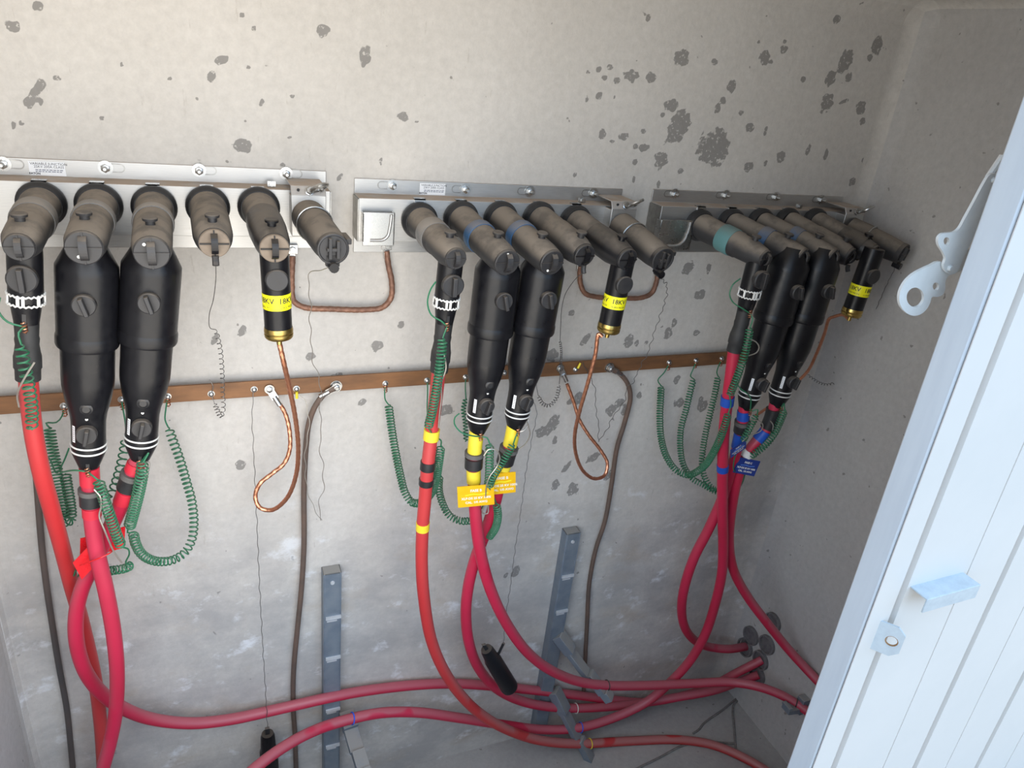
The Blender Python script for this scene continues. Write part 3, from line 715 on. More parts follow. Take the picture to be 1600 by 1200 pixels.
def arrester_D(base, tip, otip, top, bot, label, ob=0.245, phi0=-0.62, txt='18KV'):
    b, ax, L = barrel_axis(base, tip, otip)
    t = thing('surge_arrester', label, 'surge arrester', at(bot[0], bot[1], ob), 'elbow surge arresters')
    MB().lathe(b, ax, [(0, .0335), (0.03, .033), (0.08, .0318), (0.085, .0312)], 32).build('cuff', 'rubber', t)
    MB().lathe(b + ax * 0.084, ax, [(0, .0320), (0.02, .0322), (0.024, .0335), (0.07, .0335), (L - 0.115, .030), (L - 0.088, .0255)], 32).build('barrel', 'rubber_clean', t)
    cap_face(t, b + ax * L, ax, 0.0245, mat='black_gloss', face_mat='cap_dusty' if base[0] < 500 else 'cap')
    top_button(t, b, ax, 0.031, L - 0.034, 'black_gloss')
    T = at(top[0], top[1], ob); Bm = at(bot[0], bot[1], ob); a2, L2, fr, sd = frame_of(T, Bm); q = lambda f: f * L2
    MB().lathe(T, a2, [(0, .025), (q(.06), .0258), (q(.56), .0258), (q(.57), .0253), (q(.885), .0253)], 32).build('body', 'black_gloss', t)
    knob(t, T + a2 * q(.37) + fr * 0.022, fr, 0.0205, 0.008, tab=False, mat='cap', name='cover_disc')
    r = 0.0262
    mb = MB().lathe(T + a2 * q(.525), a2, [(0, r), (q(.155), r)], 40); lb = mb.build('yellow_label', 'label_yellow', t)
    tx = MB()
    for k in range(4):
        ph = phi0 + k * 1.55
        wrap_text(tx, txt, 0.0148, T, a2, fr, sd, r + 0.0004, ph, q(.585), bold=0.0002)
        wrap_text(tx, '15.3KV MCOV', 0.0056, T, a2, fr, sd, r + 0.0004, ph, q(.65))
    tx.build('lettering', 'ink', lb, fix=False)
    MB().lathe(T + a2 * q(.885), a2, [(0, .0258), (q(.03), .0268), (q(.05), .0268), (q(.06), .0255), (q(.07), .0268), (q(.10), .0262), (q(.115), .024)], 36).build('brass_cap', 'brass', t)
    MB().lathe(T + a2 * q(.99), a2, [(0, .006), (0.016, .005)], 10).build('terminal_stud', 'brass', t)
    return dict(t=t, stud=T + a2 * (q(.99) + 0.014), ax=a2)

def parked_E(base, tip, otip, label, eye=True):
    b, ax, L = barrel_axis(base, tip, otip)
    b = b + ax * 0.02; L -= 0.02
    t = thing('parked_bushing', label, 'parking bushing', b, 'parked bushings on end brackets')
    m = MB(); w = 0.034
    zt_ = b.z + 0.060
    m.bb(b.x - w, b.x + w, b.y - 0.002, b.y + 0.002, b.z - 0.040, zt_ - 0.016)
    m.prism([V((b.x - w, b.y - 0.0035, zt_ - 0.018)), V((b.x - w, b.y + 0.0005, zt_ - 0.018)), V((b.x - w, b.y + 0.011, zt_)), V((b.x - w, b.y + 0.007, zt_))], (2 * w, 0, 0))
    m.bb(b.x - w, b.x + w, b.y + 0.007, -0.004, zt_ - 0.003, zt_)
    m.bb(b.x - w, b.x - w + 0.003, b.y, -0.005, b.z - 0.040, zt_ - 0.02)
    br = m.build('bracket', 'steel', t, bevel=0.0012)
    ec = b + V((0.002, 0.0, 0.050)); e = MB()
    e.lathe(ec, V((0, -1, .45)), [(0, .0095), (0.004, .0095), (0.005, .0075), (0.010, .0065)], 6)
    rc = ec + V((0.016, -0.020, 0.012)) if eye else ec + V((0.024, -0.018, 0.006))
    e.ring(rc, V((-0.35, 0.45, 0.85)), 0.0165, 0.0036, 24, 8)
    e.build('eye_bolt', 'steel_bright', t)
    MB().lathe(b + V((-0.020, -0.0, 0.052)), V((0, -1, .5)), [(0, .0028), (.003, .0028)], 10).build('bolt_hole', 'collar', br)
    s_ = MB(); s_.lathe(b + V((0.024, -0.000, 0.052)), V((0, -1, .5)), [(0, .005), (0.010, .005), (.014, .003)], 6); s_.build('clamp_screw', 'steel_bright', t)
    MB().lathe(b, ax, [(0, .034), (0.05, .0345), (0.06, .033)], 32).build('bushing', 'rubber', t)
    MB().ring(b + ax * 0.060, ax, 0.0345, 0.0018, 36, 8).build('clamp_ring', 'steel_bright', t)
    MB().lathe(b + ax * 0.060, ax, [(0, .0325), (0.03, .032), (L - 0.10, .0305), (L - 0.075, .028), (L - 0.066, .026)], 32).build('barrel', 'rubber', t)
    u = (UP - ax * UP.dot(ax)).normalized(); s2 = ax.cross(u)
    f = MB(); o = b + ax * (L - 0.003)
    f.lathe(o - ax * 0.010, ax, [(0, .0285), (0.012, .0285), (0.013, .025), (0.010, .0245)], 30)
    f.box(o + s2 * 0.006 + u * 0.002, s2 * 0.003, u * 0.019, ax * 0.009); f.box(o - s2 * 0.008, s2 * 0.003, u * 0.016, ax * 0.009)
    f.box(o, s2 * 0.012, u * 0.003, ax * 0.008)
    f.build('slotted_end', 'cap', t, bevel=0.0008)
    h = MB(); h.lathe(o - u * 0.032 - ax * 0.01, ax, [(0, .009), (0.022, .009)], 12)
    h.box(o - u * 0.022 - ax * 0.004, s2 * 0.012, u * 0.010, ax * 0.005)
    h.build('drain_eye', 'black_gloss', t)
    k = MB(); side = s2 if s2.x > 0 else -s2
    k.box(o + side * 0.029 + u * 0.012 - ax * 0.025, side * 0.005, u * 0.005, ax * 0.022); k.build('latch_tab', 'cap', t, bevel=0.001)
    return dict(t=t, eye=o - u * 0.036)

EA, EB, EC, ED, EE = {}, {}, {}, {}, {}
EA[1] = elbow_A((64, 320), (30, 386), .315, (38, 372), (44, 592), 'slim black tee elbow at the far left with green coiled wire over it', 'band_grey')
EA[2] = elbow_A((657, 346), (712, 404), .295, (706, 392), (686, 580), 'slim black tee elbow in the middle row whose white clamp sits above yellow tape', 'band_grey')
EA[2]['t']['label'] = 'slim black tee elbow with white clamp, first from the left on the middle rail'
EA[3] = elbow_A((1095, 353), (1195, 404), .265, (1188, 392), (1147, 549), 'slim black tee elbow with a teal band, on the right rail', 'band_teal')
EB[1] = fused_B((154, 322), (131, 387), .33, (136, 386), (139, 728), 'thick black fused elbow on the left rail, the left one of that pair', 'band_grey')
EB[1]['t']['label'] = 'thick black fused elbow on the left rail, the left one of that pair'
EB[2] = fused_B((241, 325), (237, 395), .345, (239, 386), (219, 716), 'thick black fused elbow on the left rail, the right one of that pair', 'band_grey', dot=(0.35, 0.55))
EB[3] = fused_B((722, 343), (792, 410), .30, (781, 398), (746, 675), 'thick black blue-banded fused elbow, left one of the pair on the middle rail', 'band_blue', dot=(0.1, 0.7))
EB[4] = fused_B((784, 343), (862, 410), .30, (852, 398), (804, 668), 'thick black blue-banded fused elbow, right one of the pair on the middle rail', 'band_blue', dot=(0.3, -0.6))
EB[5] = fused_B((1144, 351), (1253, 404), .255, (1240, 394), (1164, 638), 'shadowed thick black fused elbow directly beside the slim teal-banded elbow', 'band_blue', dot=None)
EB[6] = fused_B((1190, 350), (1300, 404), .255, (1288, 394), (1212, 634), 'shadowed thick black fused elbow second from the slim teal-banded elbow', 'band_blue', dot=None)
EC[1] = cap_C((325, 324), (335, 380), .30, 'stubby dusty black insulating cap with tan end, on the left rail', True)
EC[2] = cap_C((844, 343), (913, 399), .265, 'stubby dusty black insulating cap on the middle rail, left of the surge arrester', False)
EC[3] = cap_C((1232, 349), (1327, 401), .235, 'stubby black insulating cap on the right rail in shadow', False)
ED[1] = arrester_D((405, 325), (429, 388), .32, (427, 372), (436, 527), 'black surge arrester with yellow 18KV label and brass end on the left rail', phi0=-0.9)
ED[2] = arrester_D((901, 348), (980, 405), .27, (977, 392), (950, 518), 'black surge arrester with yellow 18KV label and brass end on the middle rail', phi0=-0.15)
ED[3] = arrester_D((1275, 349), (1364, 397), .235, (1367, 388), (1329, 493), 'black surge arrester with yellow label on the right rail, hanging near the white door', phi0=0.2)
EE[1] = parked_E((480, 335), (521, 390), .31, 'black parked bushing with a bright clamp ring on the bracket at the left rail end')
EE[2] = parked_E((965, 350), (1037, 407), .27, 'black parked bushing on the steel bracket at the right end of the middle rail')
EE[3] = parked_E((1320, 355), (1412, 398), .235, 'black parked bushing on the bracket at the right end of the shadowed right rail')

# ------------------------------------------------------------------ copper earth bar
ZB0 = at(300, 614).z
bo = 0.024
bus = thing('earth_bar', 'long copper earthing bar running along the wall below the elbows', 'earthing bar', (0.4, 0, at(600, 594, bo).z))
zc = at(600, 594, bo).z
MB().bb(XL + 0.03, at(1168, 560, bo).x, -bo - 0.003, -bo + 0.003, zc - 0.0195, zc + 0.0195).build('bar', 'bus', bus, bevel=0.001)
for ux in (150, 525, 952, 1140):
    p = at(ux, 590, bo); MB().lathe((p.x, -0.0005, zc), OUT, [(0, .013), (bo - 0.003, .013)], 16).build('stand_off', 'steel_dark', bus)
BB = {'a': (100, 634), 'b': (190, 624), 'c': (262, 619), 'd': (330, 615), 'e': (397, 608), 'f': (463, 607), 'g': (602, 599), 'h': (667, 594), 'i': (727, 589), 'j': (788, 582), 'k': (838, 579),
      'm': (899, 577), 'n': (1045, 566), 'o': (1087, 563), 'p': (1127, 560)}
BP = {}
for k, (u, v) in BB.items():
    p = at(u, v, bo + 0.003); p.z = max(min(p.z, zc + 0.012), zc - 0.014)
    m = MB(); m.lathe(p, OUT, [(0, .0075), (0.0015, .0075)], 16); m.lathe(p + OUT * 0.0015, OUT, [(0, .0058), (0.004, .0058), (0.006, .004), (0.0068, .0015)], 14)
    m.build('screw', 'steel_bright', bus); BP[k] = p + OUT * 0.004
for k, (u, v) in {'q': (525, 603), 'r': (952, 574)}.items():
    p = at(u, v, bo + 0.003); p.z = max(min(p.z, zc + 0.01), zc - 0.01)
    m = MB(); m.lathe(p, OUT, [(0, .014), (0.002, .014)], 24); m.lathe(p + OUT * 0.002, OUT, [(0, .0095), (0.007, .0095)], 6); m.lathe(p + OUT * 0.009, OUT, [(0, .005), (0.007, .005), (0.008, .004)], 12)
    m.build('bolt', 'steel_bright', bus); BP[k] = p + OUT * 0.006

# ------------------------------------------------------------------ red cables, each with its tapes
RC = 0.0152
def sub_path(P, i0, i1): return P[i0:i1 + 1]
def cable(label, P, mat='red', r=RC, tapes=(), ties=(), name='power_cable', duct=False):
    t = thing(name, label, 'cable', P[0], 'red power cables')
    Q = []
    for i, p in enumerate(P):
        p = V(p)
        if p.z < r + 0.001: d = p - CAM; p = CAM + d * ((r + 0.001 - CZ) / d.z)
        if not duct and p.x > XR - r - 0.004: d = p - CAM; p = CAM + d * ((XR - r - 0.004) / d.x)
        Q.append(p)
    P = Q
    S = spline(P, 0.005)
    MB().tube(S[::2] + ([S[-1]] if len(S) % 2 == 0 else []), r, 18, smooth=False).build('jacket', mat, t)
    cum = [0]
    for i in range(len(S) - 1): cum.append(cum[-1] + (S[i + 1] - S[i]).length)
    def nearest(u, v):
        best = None
        for i, p in enumerate(S):
            q = proj(p); d = (q[0] - u) ** 2 + (q[1] - v) ** 2
            if best is None or d < best[0]: best = (d, i)
        return best[1]
    def cut(a, b):
        """piece of the path between two measured points"""
        ia, ib = nearest(*a), nearest(*b)
        if ia > ib: ia, ib = ib, ia
        if ib - ia < 2: ib = min(len(S) - 1, ia + 2); ia = ib - 2
        return S[ia:ib + 1]
    for (nm, a, b, m_, rr) in tapes:
        MB().tube(cut(a, b), rr, 20, smooth=False).build(nm, m_, t)
    for (u, v, m_) in ties:
        i = nearest(u, v); i = min(max(i, 1), len(S) - 2); ax = (S[i + 1] - S[i - 1]).normalized()
        MB().ring(S[i], ax + V((0.22, 0, 0.1)), r + 0.0015, 0.0018, 22, 6).build('cable_tie', m_, t)
    return t, S
def proj(p):
    d = p - CAM; x = V((Hn.x, Dn.x, -Nn.x)).dot(d); y = V((Hn.y, Dn.y, -Nn.y)).dot(d); z = V((Hn.z, Dn.z, -Nn.z)).dot(d)
    return (800 + F * x / z, 600 + F * y / z)
oA, oB = 0.245, 0.235
cable('orange-red cable at the far left, hanging behind the two pinker cables',
      pts([(44, 588, oA), (47, 630, oA), (53, 680, .24), (64, 735, .23), (79, 790, .21), (98, 860, .17), (112, 915, .13), (130, 980, .09), (148, 1060, .07), (157, 1130, .06), (162, 1210, .06), (166, 1300, .06), (160, 1380, .10), (120, 1450, .2)]), 'red_orange')
cable('red cable with black tape under the left fused elbow, hanging straight out of the photo',
      pts([(139, 722, oB), (141, 760, oB), (145, 820, oB), (153, 870, .235), (165, 920, .235), (177, 985, .23), (183, 1050, .22), (181, 1110, .21), (172, 1160, .2), (160, 1205, .2), (140, 1290, .2), (110, 1370, .22), (60, 1430, .3)]),
      tapes=[('red_sleeve', (140, 728), (142, 757), 'red_tape', RC + .0022), ('grey_cuff', (142, 763), (142, 769), 'grey_ring', RC + .0062), ('black_tape', (142, 770), (143, 789), 'black_tape', RC + .0050), ('red_sleeve', (143, 790), (146, 806), 'red_tape', RC + .0016)])
P = pts([(218, 712, oB), (210, 732, oB), (200, 760, .23), (186, 795, .215), (170, 830, .20), (148, 878, .19), (128, 920, .185), (119, 960, .18), (120, 1005, .17), (134, 1050, .15), (160, 1084, .125), (195, 1108, .10), (240, 1124, .075),
         (300, 1130, .06), (360, 1124, .05), (430, 1109, .042), (500, 1093, .045), (560, 1081, .035), (640, 1071, .025), (700, 1068, .025), (760, 1071, .025), (830, 1078, .025), (900, 1086, .025), (960, 1094, .03), (1010, 1097, .04), (1060, 1089, .06), (1110, 1073, .085)])
P += [atX(1150, 1052, 1.72), atX(1191, 1031, 1.80)]
cable('red cable from the left elbows, uppermost long run low along the wall', P, duct=True,
      tapes=[('red_sleeve', (214, 722), (209, 735), 'red_tape', RC + .002), ('grey_cuff', (207, 739), (205, 745), 'grey_ring', RC + .0062), ('black_tape', (204, 746), (198, 763), 'black_tape', RC + .0048), ('red_sleeve', (197, 765), (189, 782), 'red_tape', RC + .0018)])
cable('orange-red cable with two black straps hanging from the slim elbow of the middle rail',
      pts([(686, 577, oA), (680, 630, oA), (674, 680, .24), (668, 730, .24), (664, 780, .235), (660, 830, .23), (659, 880, .225), (662, 930, .22), (674, 1000, .205), (698, 1055, .19), (735, 1102, .17), (780, 1134, .15), (840, 1156, .132), (905, 1162, .125), (980, 1158, .13), (1060, 1156, .16), (1110, 1163, .2), (1150, 1178, .25), (1195, 1203, .3), (1240, 1240, .36)]), 'red_orange',
      tapes=[('yellow_tape', (677, 670), (674, 685), 'yellow_tape', RC + .0026), ('black_strap', (668, 722), (667, 732), 'black_tape', RC + .002), ('black_strap', (666, 748), (665, 758), 'black_tape', RC + .002), ('yellow_tape', (660.5, 815), (660, 828), 'yellow_tape', RC + .0012)],
      ties=[(921, 1162, 'tie_yellow')])
P = pts([(745, 672, oB), (742, 700, oB), (740, 730, .235), (741, 765, .235), (744, 815, .235), (752, 870, .23), (768, 925, .22), (792, 975, .205), (825, 1020, .185), (862, 1048, .165), (905, 1065, .15), (950, 1071, .145), (1010, 1071, .15), (1080, 1068, .17), (1140, 1066, .21), (1185, 1073, .27), (1225, 1088, .33), (1262, 1112, .4), (1300, 1145, .48)])
cable('bright red cable behind the nearer amber tag, curving onto the upper rack arm', P,
      tapes=[('yellow_tape', (745, 673), (741.5, 706), 'yellow_tape', RC + .0018), ('grey_cuff', (741, 707), (741, 713), 'grey_ring', RC + .0075), ('black_tape', (740.5, 714), (740, 731), 'black_tape', RC + .0062), ('yellow_tape', (740, 733), (740.3, 752), 'yellow_tape', RC + .0018)],
      ties=[(948, 1071, 'black_tape'), (1243, 1099, 'black_tape')])
P = pts([(803, 665, oB), (798, 690, .235), (791, 715, .23), (783, 745, .22), (772, 790, .20), (757, 835, .185), (742, 875, .175), (732, 915, .165), (728, 955, .155), (732, 1000, .14), (746, 1040, .12), (775, 1075, .09), (820, 1097, .065), (880, 1106, .05), (940, 1105, .052), (1000, 1099, .06), (1060, 1089, .10), (1110, 1080, .13)])
P += [atX(1150, 1067, 1.74), atX(1186, 1054, 1.80)]
cable('dark red cable behind the farther amber tag, tied to the lower rack arm', P, duct=True,
      tapes=[('yellow_tape', (803, 666), (796, 696), 'yellow_tape', RC + .0018), ('grey_cuff', (795, 698), (794, 704), 'grey_ring', RC + .0075), ('black_tape', (793, 705), (789, 722), 'black_tape', RC + .0062), ('yellow_tape', (788, 724), (782, 747), 'yellow_tape', RC + .0018)],
      ties=[(899, 1107, 'tie_white')])
P = pts([(1147, 545, oA), (1142, 585, oA), (1136, 630, .24), (1131, 680, .235), (1129, 740, .23), (1129, 800, .22), (1130, 850, .21), (1128, 895, .20), (1117, 945, .185), (1100, 995, .165), (1076, 1035, .145), (1045, 1068, .125), (1010, 1097, .11), (960, 1121, .098), (905, 1137, .09), (850, 1140, .085), (790, 1133, .085), (720, 1122, .085), (650, 1113, .088), (595, 1114, .09), (545, 1124, .095), (495, 1140, .11), (450, 1163, .14), (405, 1195, .18), (350, 1245, .24), (270, 1330, .36), (200, 1450, .5), (150, 1600, .62)])
cable('red cable from the teal-banded elbow, running low to the bottom left', P, 'red',
      tapes=[('blue_tape', (1137, 618), (1135, 632), 'blue_tape', RC + .0025), ('blue_tape', (1129, 726), (1129, 736), 'blue_tape', RC + .0012)],
      ties=[(549, 1123, 'tie_blue'), (908, 1137, 'tie_blue')])
P = pts([(1163, 634, oB), (1160, 660, .235), (1154, 690, .225), (1144, 730, .205), (1130, 775, .19), (1108, 825, .175), (1085, 870, .16), (1070, 915, .145), (1065, 950, .13), (1070, 980, .11), (1085, 1000, .085), (1105, 1010, .07)])
P += [atX(1138, 1014, 1.70), atX(1166, 1010, 1.80)]
cable('red cable at the right making a narrow loop into a wall duct', P, duct=True,
      tapes=[('blue_tape', (1162, 642), (1161, 655), 'blue_tape', RC + .002), ('grey_cuff', (1160, 657), (1159, 662), 'grey_ring', RC + .0062), ('black_tape', (1159, 663), (1157, 674), 'black_tape', RC + .0052), ('blue_tape', (1156, 676), (1151, 698), 'blue_tape', RC + .002)])
P = pts([(1211, 630, oB), (1205, 655, .235), (1195, 675, .23), (1180, 692, .225), (1166, 712, .215), (1153, 745, .205), (1143, 795, .195), (1139, 845, .19), (1146, 890, .19), (1168, 932, .21), (1200, 975, .25), (1235, 1018, .3), (1272, 1058, .36), (1310, 1098, .42)])
cable('red cable with a white band at the right, slanting down behind the white door', P,
      tapes=[('black_tape', (1209, 638), (1199, 668), 'black_tape', RC + .0055), ('blue_tape', (1196, 673), (1184, 688), 'blue_tape', RC + .002), ('white_band', (1170, 703), (1165, 712), 'white', RC + .0012)])

# ------------------------------------------------------------------ racks
def rack(px_top, x_off, zbot, label, slots, arms):
    p = at(*px_top, 0.04); X = p.x; zt = p.z
    t = thing('cable_rack', label, 'cable rack', (X, 0, zbot), 'wall cable racks')
    w = 0.021; m = MB()
    m.bb(X - w, X + w, -0.036, -0.033, zbot, zt); m.bb(X - w - .003, X - w, -0.036, -0.001, zbot, zt); m.bb(X + w, X + w + .003, -0.036, -0.001, zbot, zt)
    m.bb(X - w - .003, X + w + .003, -0.036, -0.001, zt - 0.003, zt)
    m.build('upright', 'galv', t, bevel=0.0012)
    for z in slots:
        s_ = MB(); s_.bb(X - w * 0.85, X + w + 0.002, -0.041, -0.036, z - 0.0045, z + 0.0045); s_.bb(X - w * 0.7, X + w * 0.6, -0.038, -0.036, z - 0.014, z - 0.010); s_.build('slot', 'galv_edge', t)
    b = MB(); b.lathe((X, -0.036, zt - 0.03), OUT, [(0, .006), (0.003, .005)], 12); b.build('fixing_screw', 'galv_edge', t)
    for (root, tip) in arms:
        root, tip = V(root), V(tip); d = tip - root; L = d.length; d.normalize(); sd = d.cross(UP).normalized(); up = sd.cross(d)
        a = MB(); w0, w1 = 0.022, 0.017
        for (f0, f1, lift) in ((0, .26, 0.010), (.26, .60, -.002), (.60, .88, .010), (.88, 1.0, .017)):
            q0, q1 = root + d * L * f0, root + d * L * f1; ww = w0 + (w1 - w0) * f0
            a.prism([q0 + sd * ww - up * 0.022 * (1 - f0 * .6), q0 - sd * ww - up * 0.022 * (1 - f0 * .6), q0 - sd * ww + up * lift, q0 + sd * ww + up * lift], d * L * (f1 - f0))
        a.build('arm', 'galv', t, bevel=0.0015)
    return t
r1z = [at(520, v, .04).z for v in (966, 1029, 1110, 1166)]
rt = at(525, 1092, .036)
rack((520, 898), 0, 0.02, 'blue-grey steel cable rack upright at the left, holding two red cables on its arm', r1z, [(at(541, 1112, .036), at(572, 1215, .22))])
r2z = [at(892, v, .04).z for v in (900, 953)]
rack((898, 835), 0, 0.02, 'blue-grey steel cable rack upright at the right, with an upper and a lower arm', r2z,
     [(at(874, 990, .034), at(952, 1093, .17)), (at(868, 1078, .034), at(932, 1205, .175))])
# third rack on the right wall, mostly behind the door
y3 = at(1243, 1099, .36).y
a0 = at(1228, 1106, .37)
t3 = thing('cable_rack', 'dark cable rack arm tip at the lower right, by the white door edge', 'cable rack', (XR, a0.y, a0.z - 0.04), 'wall cable racks')
MB().bb(XR - 0.030, XR - 0.001, a0.y - 0.015, a0.y + 0.015, a0.z - 0.04, a0.z + 0.025).build('upright', 'galv', t3, bevel=0.002)
am = MB(); ln = XR - 0.036 - a0.x
am.prism([V((a0.x, a0.y - 0.018, a0.z + 0.004)), V((a0.x, a0.y + 0.018, a0.z + 0.004)), V((a0.x, a0.y + 0.018, a0.z - 0.016)), V((a0.x, a0.y - 0.018, a0.z - 0.016))], (ln, 0, -0.01))
am.bb(a0.x - 0.004, a0.x + 0.012, a0.y - 0.018, a0.y + 0.018, a0.z + 0.003, a0.z + 0.012)
am.build('arm', 'galv', t3, bevel=0.0015)

# ------------------------------------------------------------------ ducts in the right wall
DUCT = [((1175, 993), 'empty grey duct mouth low in the right wall, upper left of the cluster'), ((1200, 1007), 'empty grey duct mouth low in the right wall, in the middle beside the slanting cable'),
        ((1209, 972), 'dark duct mouth low in the right wall, topmost, partly behind the slanting red cable'), ((1190, 1031), 'duct mouth low in the right wall with the upper long red cable going in'),
        ((1185, 1054), 'lowest duct mouth in the right wall, a dark red cable going in'), ((1166, 1011), 'duct mouth low in the right wall with the looped red cable going in')]
for (u, v), lab in DUCT:
    p = atX(u, v, XR - 0.001); R = 0.036; inw = V((-1, 0, 0))
    t = thing('duct', lab, 'duct', p, 'duct mouths in the right wall')
    m = MB(); seg = 32
    for (t_, r_) in ((0, R), (0.012, R), (0.012, R - 0.005), (0.003, R - 0.005)):
        for k in range(seg):
            a = 2 * math.pi * k / seg; m.v.append(p + inw * t_ + V((0, math.cos(a), math.sin(a))) * r_)
    for i in range(3):
        for k in range(seg): m.f.append([i * seg + k, i * seg + (k + 1) % seg, (i + 1) * seg + (k + 1) % seg, (i + 1) * seg + k])
    m.build('rim', 'duct', t)
    MB().lathe(p, inw, [(0, R - 0.006), (0.003, R - 0.006)], 28).build('mouth', 'duct_in', t)

# ------------------------------------------------------------------ brown and copper conductors
def lug(parent, p, d, mat='steel_bright', s=1.0):
    """flat crimp lug at bolt p, barrel running along d"""
    d = V(d).normalized(); sd = d.cross(OUT).normalized(); n = sd.cross(d)
    m = MB(); m.lathe(p - OUT * 0.001, OUT, [(0, .011 * s), (0.003, .011 * s)], 18); m.box(p + d * 0.014 * s + OUT * 0.001, sd * 0.008 * s, d * 0.012 * s, n * 0.0015)
    m.lathe(p + d * 0.020 * s + OUT * 0.001, d, [(0, .006 * s), (0.024 * s, .006 * s)], 14)
    m.lathe(p + OUT * 0.003, OUT, [(0, .007 * s), (0.004, .007 * s), (0.005, .005 * s)], 6)
    m.build('lug', mat, parent)
    return p + d * 0.040 * s
def strand(P, r, turns_per_m=55, sub=16, depth=0.10):
    """stranded rope: lobed section turning along the path"""
    S = spline(P, 0.0035); m = MB(); up = None; acc = 0; n = len(S); lob = 6
    for i in range(n):
        t = (S[min(i + 1, n - 1)] - S[max(i - 1, 0)]).normalized()
        if up is None: up = V((0, 1, 0)) if abs(t.y) < .9 else V((1, 0, 0))
        up = (up - t * up.dot(t)).normalized(); b = t.cross(up)
        if i: acc += (S[i] - S[i - 1]).length
        tw = acc * turns_per_m * 2 * math.pi / lob * 2
        for k in range(sub):
            a = 2 * math.pi * k / sub; rr = r * (1 + depth * math.cos(lob * (a + tw / 2)))
            m.v.append(S[i] + (up * math.cos(a) + b * math.sin(a)) * rr)
    for i in range(n - 1):
        for k in range(sub): m.f.append([i * sub + k, (i + 1) * sub + k, (i + 1) * sub + (k + 1) % sub, i * sub + (k + 1) % sub])
    m.f.append(list(range(sub))); m.f.append([(n - 1) * sub + k for k in range(sub)][::-1])
    return m
def conductor(name, label, P, mat, r, group, lug_at=None, lug_dir=None, strd=True):
    t = thing(name, label, 'earth conductor', P[0], group)
    (strand(P, r, sub=18) if strd else MB().tube(P, r, 12, step=0.012)).build('strand' if strd else 'conductor', mat, t)
    if lug_at is not None: lug(t, lug_at, lug_dir)
    return t
G_CU = 'bare copper arrester leads'
p0 = at(421, 608, bo + .006)
conductor('copper_lead', 'bright twisted copper lead looping below the left surge arrester', [ED[1]['stud'], at(443, 565, .24), at(452, 605, .22), at(461, 650, .2), at(466, 700, .18), at(462, 745, .16), at(447, 780, .14), at(424, 797, .12), at(406, 793, .11), at(399, 776, .10), at(406, 756, .095), at(425, 740, .085), at(444, 724, .075), at(453, 700, .065), at(450, 660, .05), at(441, 637, .04), at(430, 624, .035)],
          'copper', 0.0048, G_CU, p0, at(430, 622, .035) - p0)
p0 = at(875, 575, bo + .006)
conductor('copper_lead', 'bright twisted copper lead looping below the middle surge arrester', [ED[2]['stud'] + V((-0.012, 0, 0)), at(936, 522, .24), at(930, 555, .235), at(918, 600, .22), at(905, 645, .2), at(898, 680, .18), at(900, 710, .16), at(912, 737, .14), at(930, 748, .125), at(945, 742, .11), at(949, 724, .10), at(938, 703, .085), at(920, 680, .07), at(905, 655, .055), at(897, 630, .045), at(886, 600, .036)],
          'copper', 0.0046, G_CU, p0, at(886, 598, .036) - p0)
conductor('copper_lead', 'bright copper lead slanting down behind the right surge arrester in shadow', [ED[3]['stud'], at(1318, 492, .225), at(1303, 495, .2), at(1296, 498, .19), at(1288, 522, .17), at(1276, 552, .15), at(1262, 580, .13), at(1240, 602, .11), at(1216, 625, .09), at(1195, 640, .06), at(1180, 650, .03)],
          'copper', 0.0042, G_CU)
G_BR = 'brown stranded earth conductors'
conductor('earth_jumper', 'brown stranded jumper hanging between the left rail and the middle rail', pts([(604, 392, .012), (607, 415, .014), (612, 440, .016), (611, 465, .018), (598, 480, .02), (570, 484, .02), (520, 483, .02), (475, 480, .02), (459, 470, .02), (456, 445, .016), (457, 400, .012)]), 'copper_dull', 0.0062, G_BR)
conductor('earth_jumper', 'brown stranded jumper hanging between the middle rail and the right rail', pts([(906, 416, .012), (907, 443, .016), (914, 458, .02), (933, 464, .02), (975, 466, .02), (1003, 465, .02), (1018, 458, .018), (1025, 443, .016), (1030, 410, .012)]), 'copper_dull', 0.0062, G_BR)
conductor('earth_downlead', 'brown earth conductor dropping to the floor from the bar, left of the middle elbows', [BP['q'] + OUT * .004] + pts([(511, 612, .032), (494, 632, .03), (483, 660, .025), (478, 700, .02), (475, 760, .018), (475, 850, .018), (471, 920, .018), (464, 990, .016), (459, 1045, .012), (458, 1100, .012), (461, 1150, .014), (463, 1220, .014), (464, 1260, .014)]), 'brown', 0.0068, G_BR, BP['q'] + OUT * .002, at(508, 614, .032) - BP['q'], False)
conductor('earth_downlead', 'brown earth conductor dropping from the bar beside the right cable rack', [BP['r'] + OUT * .004] + pts([(966, 582, .032), (980, 598, .03), (985, 620, .026), (976, 660, .02), (964, 700, .018), (955, 760, .016), (945, 815, .016), (931, 858, .014), (921, 910, .013), (917, 980, .012), (914, 1040, .012), (912, 1080, .012)]), 'brown', 0.0068, G_BR, BP['r'] + OUT * .002, at(968, 583, .032) - BP['r'], False)
t = conductor('earth_downlead', 'thin dark grey conductor down the left side of the wall behind the orange-red cable', pts([(50, 640, .03), (53, 700, .02), (58, 760, .02), (65, 850, .02), (72, 910, .02), (80, 965, .018), (92, 1040, .016), (104, 1105, .016), (110, 1160, .016), (115, 1215, .016), (120, 1280, .016)]), 'slate', 0.0068, G_BR, None, None, False)

